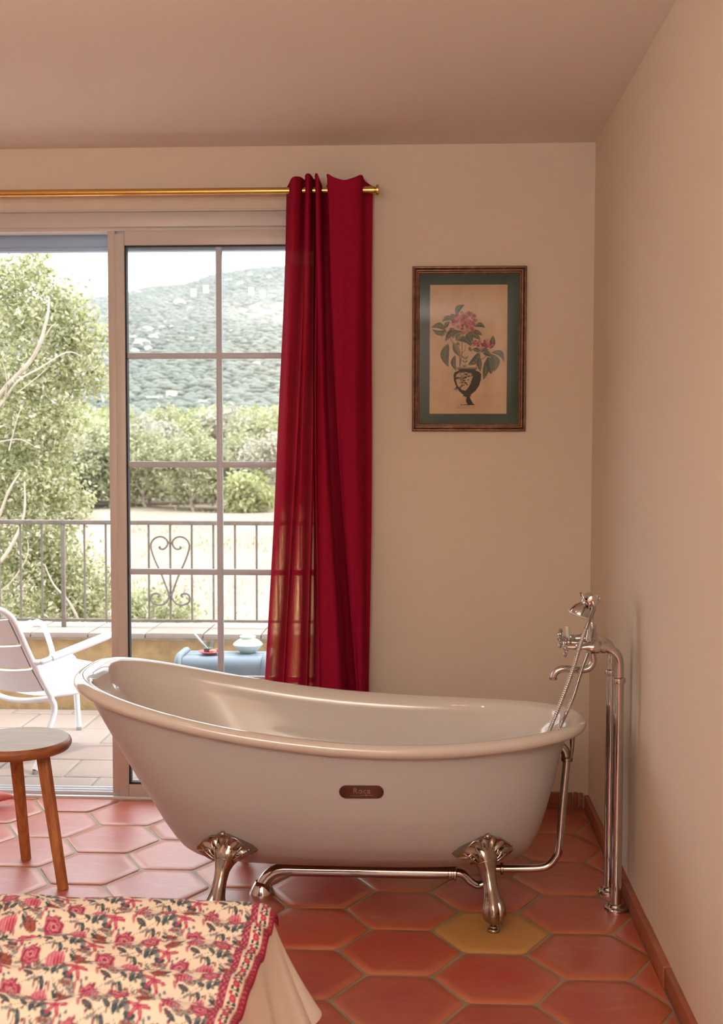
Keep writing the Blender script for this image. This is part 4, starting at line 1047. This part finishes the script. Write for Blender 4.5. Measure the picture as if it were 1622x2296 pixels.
for v_ in (0.0, WCH):
    sg = -1 if v_ == 0 else 1
    MB().tube(catmull([cl(u, v_, z) for u, z in side], 6), .0150, 12).build('side_frame', MT['whitemetal'], arm)
    for u in (0.0, .668): MB().lathe([(.013, 0), (.014, .004), (.014, .018)], 14, Matrix.Translation(cl(u, v_, .0))).build('foot_cap', MT['steel'], arm)
    MB().tube(catmull([cl(-.008, v_, .525), cl(.02, v_ + sg * .018, .522), cl(.065, v_ + sg * .03, .532), cl(.40, v_ + sg * .035, .600), cl(.445, v_ + sg * .03, .603), cl(.470, v_ + sg * .02, .575), cl(.500, v_ + sg * .005, .47), cl(.515, v_, .385)], 6), .0135, 12).build('arm_rest', MT['whitemetal'], arm)
    MB().tube([cl(.075, v_ + sg * .031, .537), cl(.40, v_ + sg * .035, .603)], .0190, 12).build('arm_pad', MT['whitemetal'], arm)
def slat(u0, z0, u1, z1, bow, nm):
    rows = []
    for k in (0, 1, 2, 3):
        t = (0, 1, 1, 0)[k]; d = (0, 0, 1, 1)[k]
        du, dz = u1 - u0, z1 - z0; l = math.hypot(du, dz); nu, nz = -dz / l * .012, du / l * .012
        row = []
        for v_ in np.linspace(.012, WCH - .012, 17):
            b = bow * (1 - ((v_ - WCH / 2) / (WCH / 2)) ** 2)
            ux, zx = lerp(u0, u1, t) + d * nu, lerp(z0, z1, t) + d * nz
            row.append(cl(ux + (nu / .012) * b, v_, zx + (nz / .012) * b))
        rows.append(row)
    rows.append(rows[0]); MB().grid(rows).build(nm, MT['whitemetal'], arm, angle=50)
bp = [(.072, .385), (.008, .495), (.002, .507), (-.050, .612), (-.055, .624), (-.112, .740)]
for a in (0, 2, 4): slat(bp[a][0], bp[a][1], bp[a + 1][0], bp[a + 1][1], .050, 'back_slat')
spn = [(.115, .354), (.242, .347), (.250, .347), (.395, .360), (.403, .361), (.500, .383), (.508, .385), (.600, .405)]
for a in (0, 2, 4, 6): slat(spn[a][0], spn[a][1], spn[a + 1][0], spn[a + 1][1], -.030, 'seat_slat')
MB().tube(catmull([cl(.10, 0.0, .340), cl(.06, WCH * .25, .315), cl(.05, WCH / 2, .306), cl(.06, WCH * .75, .315), cl(.10, WCH, .340)], 6), .013, 12).build('rear_cross_tube', MT['whitemetal'], arm)
MB().tube([cl(.615, 0, .385), cl(.615, WCH, .385)], .012, 12).build('front_cross_tube', MT['whitemetal'], arm)

# ================================================================== LOW TABLE AND ITS THINGS
TTZ = .42
tab = empty('side_table', (-1.02, 6.17, TZ), 'low blue grey metal side table on the terrace behind the tub', 'table')
tx0, tx1, ty0, ty1 = -1.250, -.800, 6.035, 6.31
for v0, v1 in ((ty0 + .045, ty0 + .105), (ty0 + .110, ty0 + .170), (ty0 + .175, ty0 + .235)):
    MB().box(tx0 + .02, tx1 - .02, v0, v1, TTZ - .014, TTZ, .004).build('top_slat', MT['bluemetal'], tab)
for sg in (1, -1):
    yc_ = ty0 if sg == 1 else ty1
    rows = [[(x, yc_ + sg * .045 * (1 - math.sin(R(a))) if a < 90 else yc_, TTZ - .045 * (1 - math.cos(R(a))) if a < 90 else TTZ - .045) for x in (tx0 + .02, tx1 - .02)] for a in range(0, 91, 15)]
    rows += [[(x, yc_, TTZ - .045 - d) for x in (tx0 + .02, tx1 - .02)] for d in (.03, .06)]
    rows += [[(x, yc_ + sg * .010, TTZ - .105) for x in (tx0 + .02, tx1 - .02)]]
    MB().grid(rows).build('apron', MT['bluemetal'], tab)
for xx in (tx0, tx1):
    pth = [(xx, ty0, TZ + .002), (xx, ty0, .25), (xx, ty0, .36)] + [(xx, ty0 + .05 * (1 - math.cos(R(a))), .372 + .05 * math.sin(R(a))) for a in range(15, 91, 15)] + [(xx, ty1 - .05 * (1 - math.cos(R(a))), .372 + .05 * math.sin(R(a))) for a in range(90, 14, -15)] + [(xx, ty1, .36), (xx, ty1, .25), (xx, ty1, TZ + .002)]
    MB().tube(pth, .019, 10).build('leg_frame', MT['bluemetal'], tab)
gx, gy = -1.105, 6.155
def dish(pro, c, nm, mat, **k): return MB().lathe(pro, 32, Matrix.Translation(c)).build(nm, mat, loc=c, **k)
dish([(.025, .001), (.030, .002), (.045, .010), (.056, .016), (.058, .017), (.056, .020), (.044, .0125), (.028, .006), (.001, .0055)], (gx, gy, TTZ), 'saucer', MT['redsaucer'], label='small red saucer under the glass of coffee', cat='saucer')
cup = empty('coffee_glass', (gx - .005, gy, TTZ + .007), 'small clear glass half full of dark coffee', 'glass')
MB().lathe([(.022, 0), (.026, .004), (.0305, .062), (.0295, .062), (.0285, .058), (.025, .008), (.001, .007)], 28, Matrix.Translation((gx - .005, gy, TTZ + .007))).build('tumbler', MT['tumbler'], cup)
MB().lathe([(.001, .0075), (.0248, .008), (.0262, .027), (.001, .027)], 28, Matrix.Translation((gx - .005, gy, TTZ + .007)), caps=False).build('coffee', MT['coffee'], cup)
sp_ = MB(); sp_.tube([(gx - .002, gy, TTZ + .020), (gx - .075, gy - .012, TTZ + .108)], [.0035, .0055], 8); sp_.ball((gx + .001, gy, TTZ + .022), .009, sc=(1, 1, .5)); sp_.build('spoon', MT['whitemetal'], loc=(gx, gy, TTZ + .015), label='pale spoon leaning in the coffee glass', cat='spoon')
for (dx, dy, rr) in ((.022, -.032, .017), (.042, .0, .015)):
    b_ = MB().ball((gx + dx, gy + dy, TTZ + .024), rr, sc=(1.2, 1, .62)); b_.build('biscuit', MT['biscuit'] if dx < .03 else MT['redsaucer'], loc=(gx + dx, gy + dy, TTZ + .014), label='round crumbly biscuit on the red saucer' if dx < .03 else 'red berry sweet on the saucer rim', cat='biscuit' if dx < .03 else 'sweet')
dish([(.036, 0), (.040, .003), (.058, .018), (.074, .036), (.0785, .044), (.074, .052), (.056, .066), (.040, .074), (.037, .077), (.041, .083), (.043, .086), (.040, .088), (.034, .083), (.033, .075), (.001, .06)], (-.915, 6.225, TTZ), 'vase', MT['celadon'], label='squat pale green ceramic vase on the blue grey table', cat='vase')

# ================================================================== LANDSCAPE
def leaf_cloud(centers, sizes, rs, fold=.25, up=0.0):
    """diamond leaves at centers -> verts, tris, per-vertex variation"""
    n_ = len(centers); d = rs.normal(size=(n_, 3)); d[:, 2] += up; d /= np.linalg.norm(d, axis=1)[:, None]
    e = rs.normal(size=(n_, 3)); e -= d * (e * d).sum(1)[:, None]; e /= np.linalg.norm(e, axis=1)[:, None]
    nn = np.cross(d, e); s = sizes[:, None]
    V = np.stack([centers - e * s, centers + d * s * .5 + nn * s * fold, centers + e * s, centers - d * s * .5 + nn * s * fold], 1).reshape(-1, 3)
    b = np.arange(n_)[:, None] * 4
    F = np.concatenate([b + np.array([[0, 1, 2]]), b + np.array([[0, 2, 3]])], 0)
    var = np.repeat(np.clip(rs.normal(.48, .30, n_), 0, 1), 4)
    return V, F, var

rs = np.random.RandomState(12)
TYD = 12.0
# near tree: lobes (image outline read as width and height at its real distance)
lobes = [(55, 655, 80), (88, 588, 34), (25, 610, 45), (150, 705, 70), (195, 745, 45), (60, 790, 130), (165, 820, 72), (205, 860, 34), (70, 930, 115), (140, 960, 50), (60, 1060, 105), (120, 1090, 62), (150, 1140, 50), (60, 1200, 110), (140, 1235, 75), (60, 1330, 130), (180, 1320, 75), (225, 1350, 55), (150, 1400, 100),
         (-120, 700, 140), (-140, 900, 170), (-120, 1150, 160), (-100, 1380, 160), (-300, 900, 180), (-300, 1200, 180)]
cen = []
for (px, py, r_) in lobes:
    c = np.array(at(px, py, TYD)); rm = r_ / FPX * TYD
    n_ = int(1050 * (r_ / 60.0) ** 2 * (.85 if px > -20 else .4))
    # twigs: small clusters inside the lobe
    k = max(5, n_ // 26)
    dirs = rs.normal(size=(k, 3)); dirs /= np.linalg.norm(dirs, axis=1)[:, None]
    tw = c + dirs * (rm * (.35 + .68 * rs.rand(k) ** .6))[:, None] * np.array([1, 1.15, 1])
    pts = tw[rs.randint(0, k, n_)] + rs.normal(size=(n_, 3)) * .075
    cen.append(pts)
cen = np.concatenate(cen); szs = rs.uniform(.019, .038, len(cen))
V, F, var = leaf_cloud(cen, szs, rs, .2, .5)
tb = at(-190, 1500, TYD)
nt = empty('leafy_tree', (tb.x, TYD, -3.0), 'bright leafy tree with pale branches beside the terrace', 'tree')
lo = raw_mesh('foliage', V, F, MT['leaf'], nt, smooth=False, kind='stuff'); set_attr(lo, 'var', var)
def A_(px, py, dY=0): return at(px, py, TYD + dY)
br = MB()
br.tube(catmull([(tb.x, TYD, -3.0), A_(-190, 1400), A_(-140, 1180), A_(-70, 1000), A_(0, 885, -.4), A_(75, 800, -.7), A_(105, 715, -.8), A_(110, 665, -.8)], 6), [lerp(.10, .006, (k / 42) ** .45) for k in range(43)], 9)
br.build('trunk', MT['bark'], nt)
for pth, r0 in (([(-70, 1000, 0), (0, 910, -.9), (40, 855, -1.2), (90, 825, -1.4), (150, 790, -1.3), (185, 800, -1.3)], .03), ([(75, 800, -1.0), (110, 740, -1.3), (125, 725, -1.4)], .022), ([(-100, 1250, 0), (-20, 1190, -.9), (20, 1100, -1.2), (45, 1060, -1.2)], .045), ([(-100, 1300, 0), (-10, 1270, -1.0), (50, 1170, -1.2), (55, 1080, -1.3)], .05), ([(-40, 1350, -.6), (20, 1310, -1.1), (60, 1250, -1.3), (62, 1210, -1.3)], .02), ([(180, 1400, -.9), (155, 1350, -1.2), (120, 1310, -1.3), (100, 1265, -1.3)], .028), ([(0, 990, -.8), (45, 985, -1.2), (75, 1000, -1.3)], .014), ([(10, 900, -1.0), (15, 850, -1.3), (5, 810, -1.3)], .014), ([(40, 880, -1.2), (90, 840, -1.4), (110, 820, -1.4)], .012), ([(20, 1010, -1.2), (40, 935, -1.3), (55, 900, -1.3)], .014)):
    q_ = catmull([A_(p[0], p[1], p[2] * .6) for p in pth], 5); MB().tube(q_, [.55 * lerp(r0, r0 * .2, k / (len(q_) - 1)) for k in range(len(q_))], 7).build('branch', MT['bark'], nt)

# small shrub right of the stile, just beyond the parapet
def shrub(nm, px, py, Yd, rpx, hpx, nleaf, lsz, mat, lab, grp=None, zb=None, seed=1, trunk=True):
    r2 = np.random.RandomState(seed); c = at(px, py, Yd); rm = rpx / FPX * Yd; hm = hpx / FPX * Yd
    zb = -2.0 if zb is None else zb
    root = empty(nm, (c.x, Yd, zb), lab, 'shrub' if not trunk else 'tree', grp)
    k = 60; d = r2.normal(size=(k, 3)); d /= np.linalg.norm(d, axis=1)[:, None]
    tw = np.array([c.x, Yd, c.z]) + d * np.array([rm, rm, hm]) * (.45 + .55 * r2.rand(k, 1) ** .5)
    pts = tw[r2.randint(0, k, nleaf)] + r2.normal(size=(nleaf, 3)) * rm * .14
    V, F, var = leaf_cloud(pts, r2.uniform(lsz * .7, lsz * 1.3, nleaf), r2, .2, .5)
    lo = raw_mesh('foliage', V, F, mat, root, smooth=False, kind='stuff'); set_attr(lo, 'var', var)
    MB().tube(catmull([(c.x, Yd, zb), (c.x + rm * .15, Yd, lerp(zb, c.z, .5)), (c.x, Yd, c.z + hm * .3)], 5), [lerp(.09, .02, q / 10) * max(.4, rm / 2) for q in range(11)], 7).build('trunk', MT['bark'], root)
    return root
shrub('garden_shrub', 345, 1395, 15.0, 105, 62, 5200, .035, MT['leaf'], 'low green shrub just behind the parapet under the heart scroll', seed=3, trunk=False)
bright = shrub('bright_bush', 552, 1108, 64.0, 62, 42, 3000, .17, MT['shrubleaf2'], 'bright green rounded bush at the edge of the dry field', seed=5, trunk=False)
# maquis belt
FZ = -2.0
protos = []
for k, (mt, sd) in enumerate(((MT['shrubleaf'], 21), (MT['shrubleaf2'], 22), (MT['shrubleaf3'], 23))):
    r2 = np.random.RandomState(sd); kk = 70
    d = r2.normal(size=(kk, 3)); d /= np.linalg.norm(d, axis=1)[:, None]
    tw = np.array([0, 0, 2.9]) + d * np.array([2.3, 2.3, 2.3]) * (.5 + .5 * r2.rand(kk, 1) ** .5); tw[:, 2] = np.maximum(tw[:, 2], .5)
    nl = 5200; pts = tw[r2.randint(0, kk, nl)] + r2.normal(size=(nl, 3)) * .30
    V, F, var = leaf_cloud(pts, r2.uniform(.10, .20, nl), r2, .2, .5)
    root = empty('maquis_tree', (0, 0, 0)); lo = raw_mesh('foliage', V, F, mt, root, smooth=False, kind='stuff'); set_attr(lo, 'var', var)
    tr_ = MB(); tr_.tube(catmull([(0, 0, 0), (.15, 0, .9), (-.1, .1, 1.8), (.2, 0, 3.6)], 5), [lerp(.13, .03, q / 15) for q in range(16)], 7); tr_.build('trunk', MT['bark'], root)
    for (dx, dy) in ((.9, .2), (-.8, -.3)): MB().tube(catmull([(0, 0, .7), (dx * .5, dy, 1.6), (dx, dy, 2.8)], 5), [lerp(.08, .02, q / 10) for q in range(11)], 6).build('branch', MT['bark'], root)
    protos.append(root)
first = [True] * 3; rng = random.Random(31)
spots = []
for row, (Yd, pys, hpx) in enumerate(((68, 1142, 130), (75, 1120, 150), (84, 1095, 150), (96, 1075, 150))):
    px = -20 + 30 * row
    while px < 690:
        spots.append((px + rng.uniform(-15, 15), Yd + rng.uniform(-2.5, 2.5), row)); px += rng.uniform(80, 112)
ORD = ('first', 'second', 'third', 'fourth', 'fifth', 'sixth', 'seventh', 'eighth', 'ninth', 'tenth', 'eleventh', 'twelfth'); ROWN = ('front', 'second', 'third', 'rear')
KIND = ('olive green maquis tree', 'yellow green maquis tree', 'greyish green maquis tree'); seen = [0] * 4
for (px, Yd, row) in spots:
    k = rng.choice((0, 0, 1, 2)) if row < 2 else rng.choice((0, 1, 1)); c = at(px, 1100, Yd)
    if row == 0 and 380 < px < 640 and k == 1: k = 2
    s = (rng.uniform(.62, .95), rng.uniform(.95, 1.2), rng.uniform(1.10, 1.26), rng.uniform(1.22, 1.38))[row]
    kw = dict(loc=(c.x, Yd, FZ), rz=rng.uniform(0, 6.28), sc=(s * 1.15, s * 1.15, s), label='%s, %s from the left in the %s row beyond the dry field' % (KIND[k], ORD[min(11, seen[row])], ROWN[row]), cat='tree', group='maquis trees in the belt beyond the field'); seen[row] += 1
    if first[k]:
        first[k] = False; o = protos[k]; o.location = kw['loc']; o.rotation_euler = (0, 0, kw['rz']); o.scale = kw['sc']; tag(o, kw['label'], kw['cat'], kw['group'])
    else: copy_tree(protos[k], **kw)

# dry field
gx_ = np.linspace(-60, 40, 90); gy_ = np.concatenate([np.linspace(7.25, 40, 40), np.linspace(42, 130, 30)])
GX, GY = np.meshgrid(gx_, gy_); GZ = FZ - .0 + .10 * np.sin(GX * .7) * np.sin(GY * .4) - .9 * np.clip((14 - GY) / 7, 0, 1)
idx = np.arange(GX.size).reshape(GX.shape)
raw_mesh('field', np.stack([GX, GY, GZ], -1).reshape(-1, 3), np.stack([idx[:-1, :-1], idx[:-1, 1:], idx[1:, 1:], idx[1:, :-1]], -1).reshape(-1, 4), MT['field'], kind='structure')
r2 = np.random.RandomState(8); n_ = 9000
ty = 20 + 46 * r2.rand(n_) ** 1.2; tx = (-.40 + .32 * r2.rand(n_)) * ty + r2.normal(size=n_) * .3
hgt = r2.uniform(.0, .16, n_); an = r2.rand(n_) * 6.28; wd = r2.uniform(.02, .05, n_)
b0 = np.stack([tx - wd * np.cos(an), ty - wd * np.sin(an), np.full(n_, FZ - .12)], -1); b1 = np.stack([tx + wd * np.cos(an), ty + wd * np.sin(an), np.full(n_, FZ - .12)], -1)
tp_ = np.stack([tx + r2.normal(size=n_) * .1, ty + r2.normal(size=n_) * .1, FZ + hgt], -1)
raw_mesh('dry_grass', np.stack([b0, b1, tp_], 1).reshape(-1, 3), np.arange(n_ * 3).reshape(-1, 3), MT['straw'], loc=(-11, 40, FZ), smooth=False, label='dry straw coloured grass standing all over the field', cat='grass', kind='stuff')

# hill
RID = [(-320, 58), (-260, 62), (-195.7, 65.6), (-153.8, 69.9), (-136.2, 71.5), (-126.8, 73.9), (-108.2, 75.4), (-93.8, 80.4), (-79.4, 82.5), (-63, 83.8), (-30.4, 84.6), (10, 82.8), (120, 76), (220, 70)]
def hill_z(X, Y_):
    k = X * 550 / Y_; rz = np.interp(k, [a for a, b in RID], [b for a, b in RID])
    t = np.clip((Y_ - 105) / 445, 0, 1); f = .72 * t + .28 * t * t
    z = -2 + (rz + 2) * f + (4.5 * np.sin(X * .045 + Y_ * .012) + 2.5 * np.sin(X * .11 - Y_ * .03)) * np.clip(t * 3, 0, 1) * (1 - t) ** .5
    return np.where(Y_ > 550, -2 + (rz + 2) * (1 - (Y_ - 550) / 600), z)
hx = np.linspace(-330, 150, 150); hy = np.concatenate([np.linspace(104, 550, 110), np.linspace(556, 700, 10)])
GX, GY = np.meshgrid(hx, hy); GZ = hill_z(GX, GY); idx = np.arange(GX.size).reshape(GX.shape)
hill = raw_mesh('hill', np.stack([GX, GY, GZ], -1).reshape(-1, 3), np.stack([idx[:-1, :-1], idx[:-1, 1:], idx[1:, 1:], idx[1:, :-1]], -1).reshape(-1, 4), MT['hill'], kind='structure')
# scrub on the hill: lumpy clumps joined
bm = bmesh.new(); bmesh.ops.create_icosphere(bm, subdivisions=2, radius=1)
bl = bmesh.new(); bmesh.ops.create_icosphere(bl, subdivisions=1, radius=1); lv = np.array([v.co[:] for v in bl.verts]); lf = np.array([[v.index for v in f.verts] for f in bl.faces]); bl.free()
iv = np.array([v.co[:] for v in bm.verts]); ifc = np.array([[v.index for v in f.verts] for f in bm.faces]); bm.free()
r2 = np.random.RandomState(44); n_ = 26000
yy = 112 + 436 * r2.rand(n_) ** .75; xx = (-.40 + .34 * r2.rand(n_)) * yy; zz_ = hill_z(xx, yy); sz = r2.uniform(.5, 1.5, n_) * (.55 + .45 * yy / 550)
jit = 1 + .15 * r2.normal(size=(n_, len(lv), 1))
VV = lv[None] * jit * np.stack([sz * 1.4, sz * 1.4, sz * .6], -1)[:, None, :] + np.stack([xx, yy, zz_ + sz * .1], -1)[:, None, :]
FF = (lf[None] + (np.arange(n_) * len(lv))[:, None, None]).reshape(-1, 3)
hs_ = raw_mesh('scrub', VV.reshape(-1, 3), FF, MT['hillveg'], loc=(-70, 300, 20), smooth=True, label='hazy green scrub covering the hillside', cat='scrub', kind='stuff')
set_attr(hs_, 'var', np.repeat(np.clip(r2.normal(.5, .25, n_), 0, 1), len(lv)))
# pale boulders
def hill_hit(px, py):
    for Yd in np.linspace(112, 549, 900):
        p = at(px, py, float(Yd))
        if float(hill_z(np.array(p.x), np.array(Yd))) >= p.z: return p
    return at(px, py, 549.0)
rk = [(404, 683, 13), (428, 696, 9), (312, 659, 8), (396, 642, 6), (600, 705, 10), (545, 700, 9), (573, 696, 12), (616, 690, 8), (540, 703, 6), (575, 820, 10), (586, 712, 7), (330, 745, 14), (345, 760, 12), (318, 775, 16), (335, 785, 10), (305, 790, 9), (366, 738, 9), (372, 726, 7), (386, 735, 6), (432, 761, 6), (405, 755, 5), (378, 766, 5), (513, 632, 8), (540, 640, 9), (560, 620, 7), (604, 624, 7), (374, 683, 7), (300, 760, 9), (355, 752, 7), (292, 704, 6), (625, 720, 7), (410, 745, 5), (470, 770, 5), (520, 745, 6), (530, 664, 6), (610, 668, 8), (460, 905, 18), (350, 897, 20)]
r2 = np.random.RandomState(5); rmesh = []
for k in range(3):
    V = iv * (1 + .16 * r2.normal(size=(len(iv), 1))) * np.array([1.25, 1.0, .75])
    o = raw_mesh('boulder', V, ifc, MT['rock'], smooth=False); rmesh.append(o.data); bpy.data.objects.remove(o)
for i, (px, py, sp) in enumerate(rk):
    p = hill_hit(px, py); o = bpy.data.objects.new('boulder', rmesh[i % 3]); COL.objects.link(o); s = sp / FPX * p.y
    o.location = (p.x, p.y - s * .4, p.z + s * .2); o.scale = (s, s, s * (.9 if i < 36 else .3)); o.rotation_euler = (0, 0, i * 1.7)
    if py > 870: lab = 'flat pale rock slab at the foot of the hill, %s' % ('left of the vertical glazing bar' if px < 400 else 'beside the vertical glazing bar')
    elif px < 400 and py > 720: lab = 'pale boulder in the rocky scree low on the left of the hillside'
    elif px < 480: lab = 'pale boulder high on the hillside left of the vertical glazing bar'
    elif py < 670: lab = 'pale boulder near the ridge right of the vertical glazing bar'
    else: lab = 'pale boulder halfway up the hillside next to the red curtain'
    tag(o, lab, 'rock', lab.replace('boulder', 'boulders').replace('slab', 'slabs'))
# small white house at the foot of the hill
p = hill_hit(392, 886); hs0 = empty('small_house', (p.x, p.y - 2, p.z - .5), 'tiny white house at the foot of the hazy hill', 'house')
s = 9 / FPX * p.y
MB().box(p.x - s, p.x + s, p.y - 3.5, p.y, p.z - 1, p.z + s * .55).build('house_wall', simple('white_render', (.8, .78, .74), .9), hs0, smooth=False)
MB().add([(p.x - s * 1.1, p.y - 3.8, p.z + s * .55), (p.x + s * 1.1, p.y - 3.8, p.z + s * .55), (p.x + s * 1.1, p.y + .3, p.z + s * .55), (p.x - s * 1.1, p.y + .3, p.z + s * .55), (p.x - s * .9, p.y - 1.7, p.z + s * .95), (p.x + s * .9, p.y - 1.7, p.z + s * .95)], [(0, 1, 5, 4), (2, 3, 4, 5), (1, 2, 5), (3, 0, 4), (3, 2, 1, 0)]).build('roof', simple('roof_tile', (.62, .45, .36), .9), hs0, smooth=False)

# haze lying over the valley between the tree belt and the hill
n = NT('valley_haze'); n.n.remove(n.b); vs = n.new('ShaderNodeVolumeScatter'); vs.inputs['Color'].default_value = (0.94, 0.97, 1.0, 1); vs.inputs['Density'].default_value = 0.00055; vs.inputs['Anisotropy'].default_value = 0.2
n.link(vs.outputs[0], n.out.inputs['Volume']); n.m.cycles.homogeneous_volume = True
MB().box(-420, 260, 101, 760, -6, 140).build('haze', n.m, smooth=False, label='thin pale haze hanging over the valley before the hill', cat='haze', kind='stuff')
